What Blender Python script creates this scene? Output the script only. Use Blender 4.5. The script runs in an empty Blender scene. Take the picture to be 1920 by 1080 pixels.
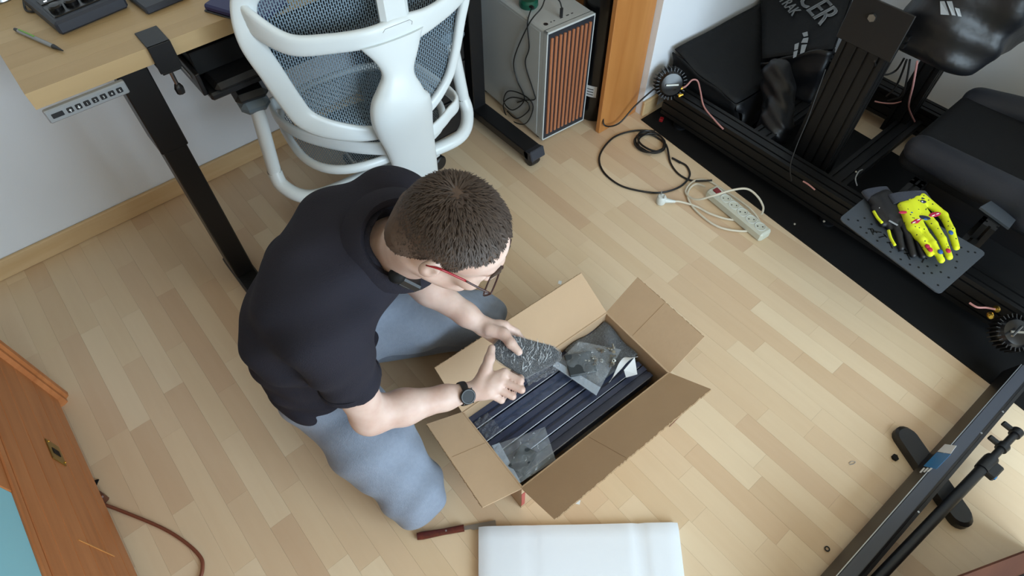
import bpy, bmesh, math, random
import numpy as np
from mathutils import Vector, Matrix
random.seed(7); rng = np.random.default_rng(7)
D = bpy.data; scene = bpy.context.scene
COL = scene.collection
# ------------------------------------------------------------------ camera
FPX, PITCH, AZ, CAMH = 1156.0, math.radians(53.8), math.radians(49.7), 1.8
h_ = np.array([math.cos(AZ), math.sin(AZ), 0.0])
FW = h_*math.cos(PITCH) - np.array([0, 0, math.sin(PITCH)])
RT = np.array([h_[1], -h_[0], 0.0]); UP = np.cross(RT, FW)
CAM = np.array([0, 0, CAMH])
cd = D.cameras.new('camera'); cam = D.objects.new('camera', cd); COL.objects.link(cam)
cd.sensor_width = 36.0; cd.lens = 36.0*FPX/1920.0; cd.clip_start = 0.05
cam.matrix_world = Matrix(((RT[0], UP[0], -FW[0], 0), (RT[1], UP[1], -FW[1], 0), (RT[2], UP[2], -FW[2], CAMH), (0, 0, 0, 1)))
scene.camera = cam
# ------------------------------------------------------------------ world, daylight, exposure
w = D.worlds.new('world'); scene.world = w; w.use_nodes = True
w.node_tree.nodes['Background'].inputs[0].default_value = (1.0, 0.97, 0.92, 1)
w.node_tree.nodes['Background'].inputs[1].default_value = 0.6
al = D.lights.new('window_daylight', 'AREA'); al.shape = 'RECTANGLE'; al.size = 2.0; al.size_y = 1.8
al.energy = 123; al.color = (0.66, 0.85, 1.0)
ao = D.objects.new('window_daylight', al); COL.objects.link(ao); ao.location = (0.85, -2.02, 1.4)
ao.rotation_euler = (math.radians(86), 0, 0)
scene.view_settings.view_transform = 'Standard'; scene.view_settings.look = 'None'
scene.view_settings.exposure = 0.0; scene.view_settings.gamma = 1.0; scene.view_settings.use_curve_mapping = False

# ------------------------------------------------------------------ photograph geometry helpers
def ray(x, y): return FW*FPX + RT*(x-960) - UP*(y-540)
def P(x, y, z=0.0):
    d = ray(x, y); return CAM + d*((z-CAMH)/d[2])
def PX(x, y, X):
    d = ray(x, y); return CAM + d*(X/d[0])
def PY(x, y, Y):
    d = ray(x, y); return CAM + d*(Y/d[1])
def proj(p):
    v = np.asarray(p, float)-CAM; t = v@FW
    return 960+FPX*(v@RT)/t, 540-FPX*(v@UP)/t
def A(*a): return np.array(a, float)
def nrm(v): v = np.asarray(v, float); return v/(np.linalg.norm(v)+1e-12)

# ------------------------------------------------------------------ materials
def lin(c):
    return tuple(((v/255)/12.92 if v/255 <= 0.04045 else ((v/255+0.055)/1.055)**2.4) for v in c)
MATS = {}
def mat(name, c, rough=0.5, metal=0.0, var=0.0, vscale=8.0, bump=0.0, bscale=60.0, spec=0.5, coat=0.0, stretch=None, sheen=0.0):
    if name in MATS: return MATS[name]
    m = D.materials.new(name); m.use_nodes = True; nt = m.node_tree; b = nt.nodes['Principled BSDF']
    col = lin(c); b.inputs['Base Color'].default_value = (*col, 1)
    b.inputs['Roughness'].default_value = rough; b.inputs['Metallic'].default_value = metal
    b.inputs['Specular IOR Level'].default_value = spec; b.inputs['Coat Weight'].default_value = coat
    if sheen: b.inputs['Sheen Weight'].default_value = sheen
    tc = nt.nodes.new('ShaderNodeTexCoord'); src = tc.outputs['Object']
    if stretch:
        mp = nt.nodes.new('ShaderNodeMapping'); mp.inputs['Scale'].default_value = stretch
        nt.links.new(src, mp.inputs[0]); src = mp.outputs[0]
    if var:
        n = nt.nodes.new('ShaderNodeTexNoise'); n.inputs['Scale'].default_value = vscale; n.inputs['Detail'].default_value = 4
        nt.links.new(src, n.inputs['Vector'])
        mx = nt.nodes.new('ShaderNodeMix'); mx.data_type = 'RGBA'
        mx.inputs['A'].default_value = (*[v*(1-var) for v in col], 1); mx.inputs['B'].default_value = (*[min(1, v*(1+var)) for v in col], 1)
        nt.links.new(n.outputs['Fac'], mx.inputs['Factor']); nt.links.new(mx.outputs['Result'], b.inputs['Base Color'])
    if bump:
        n2 = nt.nodes.new('ShaderNodeTexNoise'); n2.inputs['Scale'].default_value = bscale; n2.inputs['Detail'].default_value = 3
        nt.links.new(src, n2.inputs['Vector'])
        bp = nt.nodes.new('ShaderNodeBump'); bp.inputs['Strength'].default_value = bump; bp.inputs['Distance'].default_value = 0.01
        nt.links.new(n2.outputs['Fac'], bp.inputs['Height']); nt.links.new(bp.outputs[0], b.inputs['Normal'])
    MATS[name] = m; return m

def wood(name, c1, c2, scale=(30, 3, 30), rough=0.45, contrast=1.0, rand=0.0, c3=None, randw=True):
    """long grain; the axis with the small scale is the grain direction; rand: per-object colour spread"""
    m = D.materials.new(name); m.use_nodes = True; nt = m.node_tree; b = nt.nodes['Principled BSDF']
    b.inputs['Roughness'].default_value = rough
    tc = nt.nodes.new('ShaderNodeTexCoord'); oi = nt.nodes.new('ShaderNodeObjectInfo')
    geo = nt.nodes.new('ShaderNodeNewGeometry')
    mp = nt.nodes.new('ShaderNodeMapping'); mp.inputs['Scale'].default_value = scale
    nt.links.new(geo.outputs['Position'] if randw else tc.outputs['Object'], mp.inputs['Vector'])
    ad = nt.nodes.new('ShaderNodeVectorMath'); ad.operation = 'MULTIPLY_ADD'
    cb = nt.nodes.new('ShaderNodeCombineXYZ')
    for i in range(3): nt.links.new(oi.outputs['Random'], cb.inputs[i])
    nt.links.new(cb.outputs[0], ad.inputs[0]); ad.inputs[1].default_value = (37, 91, 53); nt.links.new(mp.outputs[0], ad.inputs[2])
    n = nt.nodes.new('ShaderNodeTexNoise'); n.inputs['Scale'].default_value = 1.0; n.inputs['Detail'].default_value = 6; n.inputs['Distortion'].default_value = 0.6
    nt.links.new(ad.outputs[0], n.inputs['Vector'])
    r = nt.nodes.new('ShaderNodeValToRGB')
    r.color_ramp.elements[0].position = 0.5-0.25/contrast; r.color_ramp.elements[0].color = (*lin(c1), 1)
    r.color_ramp.elements[1].position = 0.5+0.25/contrast; r.color_ramp.elements[1].color = (*lin(c2), 1)
    nt.links.new(n.outputs['Fac'], r.inputs[0]); out = r.outputs[0]
    if rand:
        r2 = nt.nodes.new('ShaderNodeValToRGB'); el = r2.color_ramp.elements
        tones = c3
        el[0].position = 0; el[0].color = (*lin(tones[0]), 1); el[1].position = 1; el[1].color = (*lin(tones[-1]), 1)
        for i, t in enumerate(tones[1:-1]):
            e = el.new((i+1)/(len(tones)-1)); e.color = (*lin(t), 1)
        nt.links.new(oi.outputs['Random'], r2.inputs[0])
        mx = nt.nodes.new('ShaderNodeMix'); mx.data_type = 'RGBA'; mx.inputs['Factor'].default_value = rand
        nt.links.new(out, mx.inputs['A']); nt.links.new(r2.outputs[0], mx.inputs['B']); out = mx.outputs['Result']
    nt.links.new(out, b.inputs['Base Color'])
    bp = nt.nodes.new('ShaderNodeBump'); bp.inputs['Strength'].default_value = 0.05; bp.inputs['Distance'].default_value = 0.002
    nt.links.new(n.outputs['Fac'], bp.inputs['Height']); nt.links.new(bp.outputs[0], b.inputs['Normal'])
    MATS[name] = m; return m

def film(name, tint=(255, 255, 255), alpha=0.25, rough=0.12, bscale=60, bump=0.6, glint_streaks=0.0):
    """clear crinkled plastic: partly see-through, glossy"""
    m = D.materials.new(name); m.use_nodes = True; nt = m.node_tree; b = nt.nodes['Principled BSDF']
    b.inputs['Base Color'].default_value = (*lin(tint), 1); b.inputs['Roughness'].default_value = rough
    b.inputs['Specular IOR Level'].default_value = 1.0
    b.inputs['Alpha'].default_value = alpha
    tc = nt.nodes.new('ShaderNodeTexCoord'); v = nt.nodes.new('ShaderNodeTexVoronoi'); v.inputs['Scale'].default_value = bscale
    v.feature = 'DISTANCE_TO_EDGE'
    n = nt.nodes.new('ShaderNodeTexNoise'); n.inputs['Scale'].default_value = bscale*0.8; n.inputs['Detail'].default_value = 4
    nt.links.new(tc.outputs['Object'], n.inputs['Vector'])
    mx = nt.nodes.new('ShaderNodeMix'); mx.data_type = 'RGBA'; mx.inputs['Factor'].default_value = 0.25
    nt.links.new(tc.outputs['Object'], mx.inputs['A']); nt.links.new(n.outputs['Color'], mx.inputs['B'])
    nt.links.new(mx.outputs['Result'], v.inputs['Vector'])
    bp = nt.nodes.new('ShaderNodeBump'); bp.inputs['Strength'].default_value = bump; bp.inputs['Distance'].default_value = 0.02
    nt.links.new(v.outputs['Distance'], bp.inputs['Height']); nt.links.new(bp.outputs[0], b.inputs['Normal'])
    if glint_streaks:      # white streaks along cell edges, painted in for sparkle on the film
        mp = nt.nodes.new('ShaderNodeMapping'); mp.inputs['Scale'].default_value = (1, 2.6, 1); mp.inputs['Rotation'].default_value = (0, 0, 0.7)
        nt.links.new(mx.outputs['Result'], mp.inputs[0]); v2 = nt.nodes.new('ShaderNodeTexVoronoi'); v2.feature = 'DISTANCE_TO_EDGE'; v2.inputs['Scale'].default_value = bscale
        nt.links.new(mp.outputs[0], v2.inputs['Vector'])
        mr = nt.nodes.new('ShaderNodeMapRange'); mr.inputs['From Min'].default_value = 0.0; mr.inputs['From Max'].default_value = 0.05
        mr.inputs['To Min'].default_value = min(1, alpha+glint_streaks); mr.inputs['To Max'].default_value = alpha
        nt.links.new(v2.outputs['Distance'], mr.inputs['Value']); nt.links.new(mr.outputs[0], b.inputs['Alpha'])
    MATS[name] = m; return m

# ------------------------------------------------------------------ object helpers
ORG = {}
def tag(o, label=None, cat=None, group=None, kind=None):
    if label: o['label'] = label
    if cat: o['category'] = cat
    if group: o['group'] = group
    if kind: o['kind'] = kind
    return o
def thing(name, loc, label, cat, group=None, rz=0.0):
    o = D.objects.new(name, None); COL.objects.link(o); o.location = Vector(loc); o.rotation_euler = (0, 0, rz)
    o.empty_display_size = 0.05
    ORG[o.name] = (A(*loc), rz)
    return tag(o, label, cat, group)
def catmull(pts, n=6, closed=False):
    pts = [np.asarray(p, float) for p in pts]; N = len(pts); out = []
    rngi = range(N if closed else N-1)
    for i in rngi:
        if closed: p0, p1, p2, p3 = pts[(i-1) % N], pts[i], pts[(i+1) % N], pts[(i+2) % N]
        else: p0, p1, p2, p3 = pts[max(i-1, 0)], pts[i], pts[i+1], pts[min(i+2, N-1)]
        for k in range(n):
            t = k/n
            out.append(0.5*((2*p1)+(-p0+p2)*t+(2*p0-5*p1+4*p2-p3)*t*t+(-p0+3*p1-3*p2+p3)*t**3))
    if not closed: out.append(pts[-1])
    return out
def rotz(a):
    c, s = math.cos(a), math.sin(a); return np.array([[c, -s, 0], [s, c, 0], [0, 0, 1]])
def frame(x, up=(0, 0, 1)):
    """columns: x along, y side, z up-ish"""
    x = nrm(x); y = np.cross(up, x)
    if np.linalg.norm(y) < 1e-5: y = np.cross((0, 1, 0), x)
    y = nrm(y); z = np.cross(x, y); return np.stack([x, y, z], 1)

class MB:
    def __init__(s): s.v = []; s.f = []
    def add(s, vs, fs):
        o = len(s.v); s.v += [np.asarray(v, float) for v in vs]; s.f += [tuple(i+o for i in f) for f in fs]; return s
    def box(s, c, size, R=None, b=0.0):
        c = np.asarray(c, float); hx, hy, hz = [q/2 for q in size]; R = np.eye(3) if R is None else R
        if b <= 0:
            vs = [c+R@A(x, y, z) for x in (-hx, hx) for y in (-hy, hy) for z in (-hz, hz)]
            return s.add(vs, [(0, 1, 3, 2), (4, 6, 7, 5), (0, 4, 5, 1), (2, 3, 7, 6), (0, 2, 6, 4), (1, 5, 7, 3)])
        b = min(b, hx*0.95, hy*0.95, hz*0.95)
        vs = []; idx = {}
        for sx in (-1, 1):
            for sy in (-1, 1):
                for sz in (-1, 1):
                    for ax in range(3):
                        q = [sx*hx, sy*hy, sz*hz]
                        for k, (sg, hh) in enumerate(((sx, hx), (sy, hy), (sz, hz))):
                            if k != ax: q[k] = sg*(hh-b)
                        idx[(sx, sy, sz, ax)] = len(vs); vs.append(c+R@A(*q))
        fs = []
        for ax in range(3):
            o1, o2 = [(1, 2), (2, 0), (0, 1)][ax]
            for sg in (-1, 1):
                r = []
                for a_, b_ in ((-1, -1), (1, -1), (1, 1), (-1, 1)):
                    t = [0, 0, 0]; t[ax] = sg; t[o1] = a_; t[o2] = b_; r.append(idx[(*t, ax)])
                fs.append(tuple(r) if sg > 0 else tuple(r[::-1]))
        for ax in range(3):
            o1, o2 = [(1, 2), (2, 0), (0, 1)][ax]
            for a_ in (-1, 1):
                for b_ in (-1, 1):
                    t0 = [0, 0, 0]; t0[ax] = -1; t0[o1] = a_; t0[o2] = b_; t1 = list(t0); t1[ax] = 1
                    q = (idx[(*t0, o1)], idx[(*t1, o1)], idx[(*t1, o2)], idx[(*t0, o2)])
                    fs.append(q if a_*b_ < 0 else q[::-1])
        for sx in (-1, 1):
            for sy in (-1, 1):
                for sz in (-1, 1):
                    q = tuple(idx[(sx, sy, sz, k)] for k in range(3))
                    fs.append(q if sx*sy*sz > 0 else q[::-1])
        return s.add(vs, fs)
    def span(s, a, b, bev=0.0):
        a = np.minimum(a, b) if False else np.asarray(a, float); b = np.asarray(b, float)
        return s.box((a+b)/2, np.abs(b-a), None, bev)
    def ring_loft(s, rings, caps=True, closed=False):
        n = len(rings[0]); m = len(rings); vs = [p for r in rings for p in r]; fs = []
        for i in range(m if closed else m-1):
            j = (i+1) % m
            for k in range(n):
                l = (k+1) % n; fs.append((i*n+k, i*n+l, j*n+l, j*n+k))
        if caps and not closed:
            fs.append(tuple(range(n))[::-1]); fs.append(tuple((m-1)*n+k for k in range(n)))
        return s.add(vs, fs)
    def sweep(s, pts, w, h=None, n=10, closed=False, up=(0, 0, 1), power=2.0, fixed_up=False, caps=True):
        """elliptic (power 2) to boxy (power 4+) section; w, h half sizes, scalars or lists"""
        pts = [np.asarray(p, float) for p in pts]; N = len(pts); h = w if h is None else h
        W = w if hasattr(w, '__len__') else [w]*N; Hh = h if hasattr(h, '__len__') else [h]*N
        T = []
        for i in range(N):
            a = pts[(i-1) % N] if (closed or i > 0) else pts[i]; b = pts[(i+1) % N] if (closed or i < N-1) else pts[i]
            T.append(nrm(b-a))
        u = np.asarray(up, float); rings = []; sd = None
        for i in range(N):
            t = T[i]
            if sd is None or fixed_up:
                sd = np.cross(t, u)
                if np.linalg.norm(sd) < 1e-3: sd = np.cross(t, (1, 0, 0))
                sd = nrm(sd)
            else: sd = nrm(sd-t*(sd@t))
            up2 = np.cross(sd, t); r = []
            for k in range(n):
                a = 2*math.pi*(k+0.5)/n; c, q = math.cos(a), math.sin(a); e = 2.0/power
                r.append(pts[i]+sd*W[i]*math.copysign(abs(c)**e, c)+up2*Hh[i]*math.copysign(abs(q)**e, q))
            rings.append(r)
        return s.ring_loft(rings, caps, closed)
    def tube(s, pts, r, n=8, closed=False, smooth=0):
        if smooth: pts = catmull(pts, smooth, closed)
        return s.sweep(pts, r, None, n, closed)
    def cyl(s, p0, p1, r0, r1=None, n=16, caps=True):
        r1 = r0 if r1 is None else r1
        p0, p1 = np.asarray(p0, float), np.asarray(p1, float)
        return s.sweep([p0, p1], [r0, r1], None, n, caps=caps)
    def lathe(s, c, axis, prof, n=24):
        F = frame(axis); c = np.asarray(c, float); rings = []
        for r, z in prof:
            rings.append([c+F[:, 0]*z+F[:, 1]*r*math.cos(2*math.pi*k/n)+F[:, 2]*r*math.sin(2*math.pi*k/n) for k in range(n)])
        return s.ring_loft(rings)
    def ball(s, c, r, n=12, R=None):
        r = (r,)*3 if not hasattr(r, '__len__') else r; c = np.asarray(c, float); R = np.eye(3) if R is None else R
        rings = []
        for i in range(1, n//2):
            t = math.pi*i/(n//2)
            rings.append([c+R@A(r[0]*math.sin(t)*math.cos(2*math.pi*k/n), r[1]*math.sin(t)*math.sin(2*math.pi*k/n), -r[2]*math.cos(t)) for k in range(n)])
        return s.ring_loft(rings)
    def prism(s, poly, dz, R=None, o=(0, 0, 0)):
        """poly: 2D points (local xy), extruded 0..dz along local z"""
        R = np.eye(3) if R is None else R; o = np.asarray(o, float); n = len(poly)
        vs = [o+R@A(x, y, 0) for x, y in poly]+[o+R@A(x, y, dz) for x, y in poly]
        fs = [tuple(range(n))[::-1], tuple(range(n, 2*n))]+[(k, (k+1) % n, (k+1) % n+n, k+n) for k in range(n)]
        return s.add(vs, fs)
    def slab(s, pts, t):
        """quad/polygon of 3D points thickened by t below its plane"""
        pts = [np.asarray(p, float) for p in pts]; nn = nrm(np.cross(pts[1]-pts[0], pts[-1]-pts[0])); n = len(pts)
        if nn[2] < 0: nn = -nn
        vs = pts+[p-nn*t for p in pts]
        return s.add(vs, [tuple(range(n)), tuple(range(n, 2*n))[::-1]]+[(k, k+n, (k+1) % n+n, (k+1) % n) for k in range(n)])
    def sheet(s, grid, t=0.0):
        """grid[i][j] of 3D points; thickness t along -normal-ish z"""
        m, n = len(grid), len(grid[0]); vs = [p for r in grid for p in r]
        fs = [(i*n+j, i*n+j+1, (i+1)*n+j+1, (i+1)*n+j) for i in range(m-1) for j in range(n-1)]
        if t:
            G = np.array(grid, float); du = np.gradient(G, axis=0); dv = np.gradient(G, axis=1); nn = np.cross(du, dv)
            nn /= np.linalg.norm(nn, axis=2, keepdims=True)+1e-9
            B = (G-nn*t).reshape(-1, 3); o = m*n; vs = vs+list(B)
            fs += [(o+i*n+j, o+(i+1)*n+j, o+(i+1)*n+j+1, o+i*n+j+1) for i in range(m-1) for j in range(n-1)]
            per = [(0, j) for j in range(n)]+[(i, n-1) for i in range(1, m)]+[(m-1, j) for j in range(n-2, -1, -1)]+[(i, 0) for i in range(m-2, 0, -1)]
            ids = [a*n+b for a, b in per]
            fs += [(ids[k], o+ids[k], o+ids[(k+1) % len(ids)], ids[(k+1) % len(ids)]) for k in range(len(ids))]
        return s.add(vs, fs)
    def build(s, name, m, parent=None, base=None, label=None, cat=None, group=None, kind=None, smooth=35, fixn=True, uv=None):
        V = np.array(s.v, float)
        if parent is not None: o0, rz = ORG[parent.name]
        else:
            if base is None:
                base = A((V[:, 0].min()+V[:, 0].max())/2, (V[:, 1].min()+V[:, 1].max())/2, V[:, 2].min())
            o0, rz = np.asarray(base, float), 0.0
        L = (V-o0)@rotz(rz)
        me = D.meshes.new(name); me.from_pydata(L.tolist(), [], s.f); me.update()
        if fixn:
            bm = bmesh.new(); bm.from_mesh(me); bmesh.ops.recalc_face_normals(bm, faces=bm.faces); bm.to_mesh(me); bm.free()
        if smooth:
            me.shade_smooth()
            if smooth < 180: me.set_sharp_from_angle(angle=math.radians(smooth))
        if uv is not None:
            ul = me.uv_layers.new(name='UVMap'); li = np.empty(len(me.loops), int); me.loops.foreach_get('vertex_index', li)
            ul.data.foreach_set('uv', np.asarray(uv, float)[li].ravel())
        me.materials.append(MATS[m] if isinstance(m, str) else m)
        o = D.objects.new(name, me); COL.objects.link(o)
        if parent is not None: o.parent = parent; ORG[o.name] = (o0, rz)
        else: o.location = Vector(o0); ORG[o.name] = (o0, 0.0)
        if parent is not None: pass
        return tag(o, label, cat, group, kind)

def text_mesh(s, size, align='CENTER'):
    c = D.curves.new('txt', 'FONT'); c.body = s; c.size = size; c.align_x = align; c.align_y = 'CENTER'; c.extrude = 0.0004; c.resolution_u = 3
    o = D.objects.new('txt', c); COL.objects.link(o); dg = bpy.context.evaluated_depsgraph_get()
    me = D.meshes.new_from_object(o.evaluated_get(dg)); vs = [np.array(v.co) for v in me.vertices]; fs = [tuple(p.vertices) for p in me.polygons]
    D.objects.remove(o); D.curves.remove(c); D.meshes.remove(me); return vs, fs
def text_on(mb, s, size, origin, R, align='CENTER', bold=0.0):
    vs, fs = text_mesh(s, size, align); mb.add([np.asarray(origin, float)+R@v for v in vs], fs)

# ------------------------------------------------------------------ signed-distance modelling (bodies, gloves, soft covers)
def smin(a, b, k):
    if k <= 0: return np.minimum(a, b)
    h = np.clip(0.5+0.5*(b-a)/k, 0, 1); return b+(a-b)*h-k*h*(1-h)
class SDF:
    def __init__(s): s.ops = []
    def cap(s, a, b, ra, rb=None, k=0.02, op='u', sq=None):
        a, b = np.asarray(a, float), np.asarray(b, float); rb = ra if rb is None else rb
        ab = b-a; L2 = ab@ab+1e-12
        def f(p):
            q = p-a; t = np.clip((q@ab)/L2, 0, 1); d = q-t[:, None]*ab
            return np.sqrt((d*d).sum(1))-(ra+(rb-ra)*t)
        s.ops.append((op, k, f, (a+b)/2, math.sqrt(L2)/2+max(ra, rb))); return s
    def ell(s, c, r, R=None, k=0.02, op='u'):
        c = np.asarray(c, float); r = np.asarray(r, float); R = np.eye(3) if R is None else np.asarray(R, float)
        def f(p):
            q = (p-c)@R; k0 = np.sqrt(((q/r)**2).sum(1)); k1 = np.sqrt(((q/(r*r))**2).sum(1))+1e-9
            return np.where(k0 < 1e-6, -r.min(), k0*(k0-1)/k1)
        s.ops.append((op, k, f, c, r.max())); return s
    def box(s, c, hs, R=None, rad=0.01, k=0.02, op='u'):
        c = np.asarray(c, float); hs = np.asarray(hs, float)-rad; R = np.eye(3) if R is None else np.asarray(R, float)
        def f(p):
            q = np.abs((p-c)@R)-hs
            return np.sqrt((np.maximum(q, 0)**2).sum(1))+np.minimum(q.max(1), 0)-rad
        s.ops.append((op, k, f, c, np.linalg.norm(hs)+rad)); return s
    def chain(s, pts, rs, k=0.02):
        for i in range(len(pts)-1): s.cap(pts[i], pts[i+1], rs[i], rs[i+1], k)
        return s
    def half(s, o, n, k=0.0):
        """keep only the side opposite to n"""
        o = np.asarray(o, float); n = nrm(n)
        s.ops.append(('i', k, lambda p: (p-o)@n, None, None)); return s
    def ev(s, p, c=None, r=None):
        d = np.full(len(p), 1.0)
        for op, k, f, cc, br in s.ops:
            if c is not None and cc is not None:
                if np.linalg.norm(cc-c)-br > r+k+0.01: continue
            v = f(p)
            if op == 'u': d = smin(d, v, k)
            elif op == 's': d = -smin(-d, v, k)
            else: d = -smin(-d, -v, k) if k else np.maximum(d, v)
        return d
    def mesh(s, lo, hi, h, disp=None, B=20):
        lo = np.asarray(lo, float); hi = np.asarray(hi, float)
        nb = np.ceil((hi-lo)/(h*B)).astype(int); N = nb*B+1
        G = np.full(N, 1.0, np.float32)
        ii = np.arange(B+1); loc = np.stack(np.meshgrid(ii, ii, ii, indexing='ij'), -1).reshape(-1, 3)*h
        rad = h*B*0.5*math.sqrt(3)
        for bx in range(nb[0]):
            for by in range(nb[1]):
                for bz in range(nb[2]):
                    o = lo+np.array([bx, by, bz])*B*h; c = o+h*B/2
                    dc = s.ev(c[None], c, rad)[0]
                    sl = np.s_[bx*B:bx*B+B+1, by*B:by*B+B+1, bz*B:bz*B+B+1]
                    if abs(dc) > rad*1.35+0.02: G[sl] = np.float32(math.copysign(1.0, dc)); continue
        for bx in range(nb[0]):
            for by in range(nb[1]):
                for bz in range(nb[2]):
                    o = lo+np.array([bx, by, bz])*B*h; c = o+h*B/2
                    dc = s.ev(c[None], c, rad)[0]
                    if abs(dc) > rad*1.35+0.02: continue
                    p = o+loc; d = s.ev(p, c, rad)
                    if disp is not None: d = d+disp(p)
                    G[bx*B:bx*B+B+1, by*B:by*B+B+1, bz*B:bz*B+B+1] = d.reshape(B+1, B+1, B+1)
        return surface_nets(G, lo, h)
def surface_nets(G, lo, h):
    S = G < 0; nx, ny, nz = G.shape
    cnt = np.zeros((nx-1, ny-1, nz-1), np.int8)
    for a in (0, 1):
        for b in (0, 1):
            for c in (0, 1): cnt += S[a:nx-1+a, b:ny-1+b, c:nz-1+c]
    cells = np.argwhere((cnt > 0) & (cnt < 8)); idx = -np.ones(cnt.shape, np.int64)
    idx[tuple(cells.T)] = np.arange(len(cells))
    acc = np.zeros((len(cells), 3)); num = np.zeros(len(cells))
    cor = [(a, b, c) for a in (0, 1) for b in (0, 1) for c in (0, 1)]
    val = {q: G[cells[:, 0]+q[0], cells[:, 1]+q[1], cells[:, 2]+q[2]].astype(float) for q in cor}
    for q in cor:
        for ax in range(3):
            if q[ax]: continue
            r = list(q); r[ax] = 1; r = tuple(r); v0, v1 = val[q], val[r]; m = (v0 < 0) != (v1 < 0)
            t = np.where(m, v0/np.where(m, v0-v1, 1), 0); pt = np.tile(np.array(q, float), (len(cells), 1)); pt[:, ax] = t
            acc[m] += pt[m]; num[m] += 1
    V = lo+(cells+acc/np.maximum(num, 1)[:, None])*h
    F = []
    for ax in range(3):
        o1, o2 = [(1, 2), (2, 0), (0, 1)][ax]
        s0 = [slice(None)]*3; s1 = [slice(None)]*3; s0[ax] = slice(0, -1); s1[ax] = slice(1, None)
        a, b = S[tuple(s0)], S[tuple(s1)]; e = np.argwhere(a != b)
        ok = (e[:, o1] > 0) & (e[:, o2] > 0) & (e[:, o1] < G.shape[o1]-1) & (e[:, o2] < G.shape[o2]-1); e = e[ok]
        fl = a[tuple(e.T)]
        def cid(d1, d2):
            q = e.copy(); q[:, o1] -= d1; q[:, o2] -= d2; return idx[tuple(q.T)]
        q = np.stack([cid(1, 1), cid(0, 1), cid(0, 0), cid(1, 0)], 1); q[~fl] = q[~fl][:, ::-1]
        F.append(q)
    F = np.concatenate(F); F = F[(F >= 0).all(1)]
    # two light smoothing passes
    E = np.concatenate([F[:, [0, 1]], F[:, [1, 2]], F[:, [2, 3]], F[:, [3, 0]]])
    for _ in range(2):
        sm = np.zeros_like(V); n = np.zeros(len(V))
        for c in range(3): sm[:, c] = np.bincount(E[:, 0], V[E[:, 1], c], len(V))+np.bincount(E[:, 1], V[E[:, 0], c], len(V))
        n = np.bincount(E[:, 0], minlength=len(V))+np.bincount(E[:, 1], minlength=len(V))
        V = 0.5*V+0.5*sm/np.maximum(n, 1)[:, None]
    return V, F
def np_obj(name, V, F, m, parent=None, base=None, label=None, cat=None, group=None):
    if parent is not None: o0, rz = ORG[parent.name]
    else: o0, rz = np.asarray(base if base is not None else A(V[:, 0].mean(), V[:, 1].mean(), V[:, 2].min()), float), 0.0
    L = (V-o0)@rotz(rz); me = D.meshes.new(name)
    me.vertices.add(len(L)); me.vertices.foreach_set('co', L.astype(np.float32).ravel())
    me.loops.add(F.size); me.loops.foreach_set('vertex_index', F.astype(np.int32).ravel())
    me.polygons.add(len(F)); me.polygons.foreach_set('loop_start', np.arange(0, F.size, 4, dtype=np.int32))
    me.update(calc_edges=True); me.validate(); me.shade_smooth()
    for q in (m if isinstance(m, (list, tuple)) else [m]): me.materials.append(MATS[q])
    o = D.objects.new(name, me); COL.objects.link(o)
    if parent is not None: o.parent = parent
    else: o.location = Vector(o0)
    ORG[o.name] = (o0, rz if parent is not None else 0.0)
    return tag(o, label, cat, group)
# ------------------------------------------------------------------ material set
wood('floor_wood', (212, 185, 152), (224, 202, 171), (38, 3.2, 20), 0.42, 1.0, rand=0.68,
     c3=[(226, 200, 166), (212, 180, 146), (232, 210, 178), (217, 190, 154), (203, 168, 136), (223, 196, 162), (234, 213, 182), (214, 184, 148)])
mat('floor_joint', (120, 92, 62), 0.8, var=0.1)
mat('wall_paint', (234, 238, 244), 0.9, var=0.03, vscale=3, bump=0.05, bscale=220)
mat('warm_bounce_paint', (232, 214, 186), 0.9, var=0.02, vscale=3)  # warm tint for the unseen walls and ceiling, added to warm bounced light
wood('baseboard_wood', (205, 170, 124), (216, 186, 142), (3, 30, 30), 0.5)
wood('brown_board', (132, 84, 56), (150, 98, 66), (30, 3, 30), 0.5)
wood('beech', (186, 158, 116), (200, 172, 130), (2.5, 40, 30), 0.5, rand=0.55,
     c3=[(194, 166, 122), (180, 150, 106), (202, 176, 134), (188, 158, 114)])
wood('orange_wood', (164, 96, 50), (192, 122, 72), (26, 2.5, 26), 0.4)
wood('panel_wood', (176, 112, 56), (204, 142, 80), (14, 14, 1.6), 0.4)
wood('dark_red_wood', (78, 42, 30), (100, 58, 40), (3, 26, 26), 0.45)
wood('knife_wood', (70, 24, 18), (104, 42, 30), (60, 60, 60), 0.35)
wood('walnut_slat', (158, 98, 66), (178, 116, 82), (60, 60, 4), 0.5)
mat('card', (188, 159, 128), 0.85, var=0.05, vscale=12, bump=0.06, bscale=90)
mat('card_edge', (156, 128, 96), 0.9, var=0.15, vscale=120)
mat('black_metal', (20, 20, 22), 0.42, 0.0, spec=0.5)
mat('black_matte', (11, 11, 12), 0.7, spec=0.3)
mat('black_plastic', (24, 25, 28), 0.4)
mat('black_gloss', (14, 14, 16), 0.22)
mat('black_profile', (13, 13, 14), 0.5, 0.0, spec=0.4)
mat('black_fabric', (14, 15, 17), 0.7, bump=0.35, bscale=26, spec=0.3)
mat('black_leather', (15, 16, 20), 0.45, bump=0.5, bscale=12)
mat('seat_fabric', (14, 15, 18), 0.8, spec=0.3, bump=0.15, bscale=160)
mat('seat_edge', (30, 33, 42), 0.6, bump=0.1, bscale=160)
mat('plate_grey', (62, 68, 76), 0.5, var=0.06)
mat('painted_glint', (236, 242, 248), 0.25, spec=0.8)  # near-white tone painted in for glints on clear film
mat('steel', (170, 174, 178), 0.3, 1.0)
mat('gold', (214, 170, 70), 0.3, 1.0)
mat('copper_wire', (196, 140, 136), 0.4)
mat('white_plastic', (214, 218, 214), 0.35)
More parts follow.
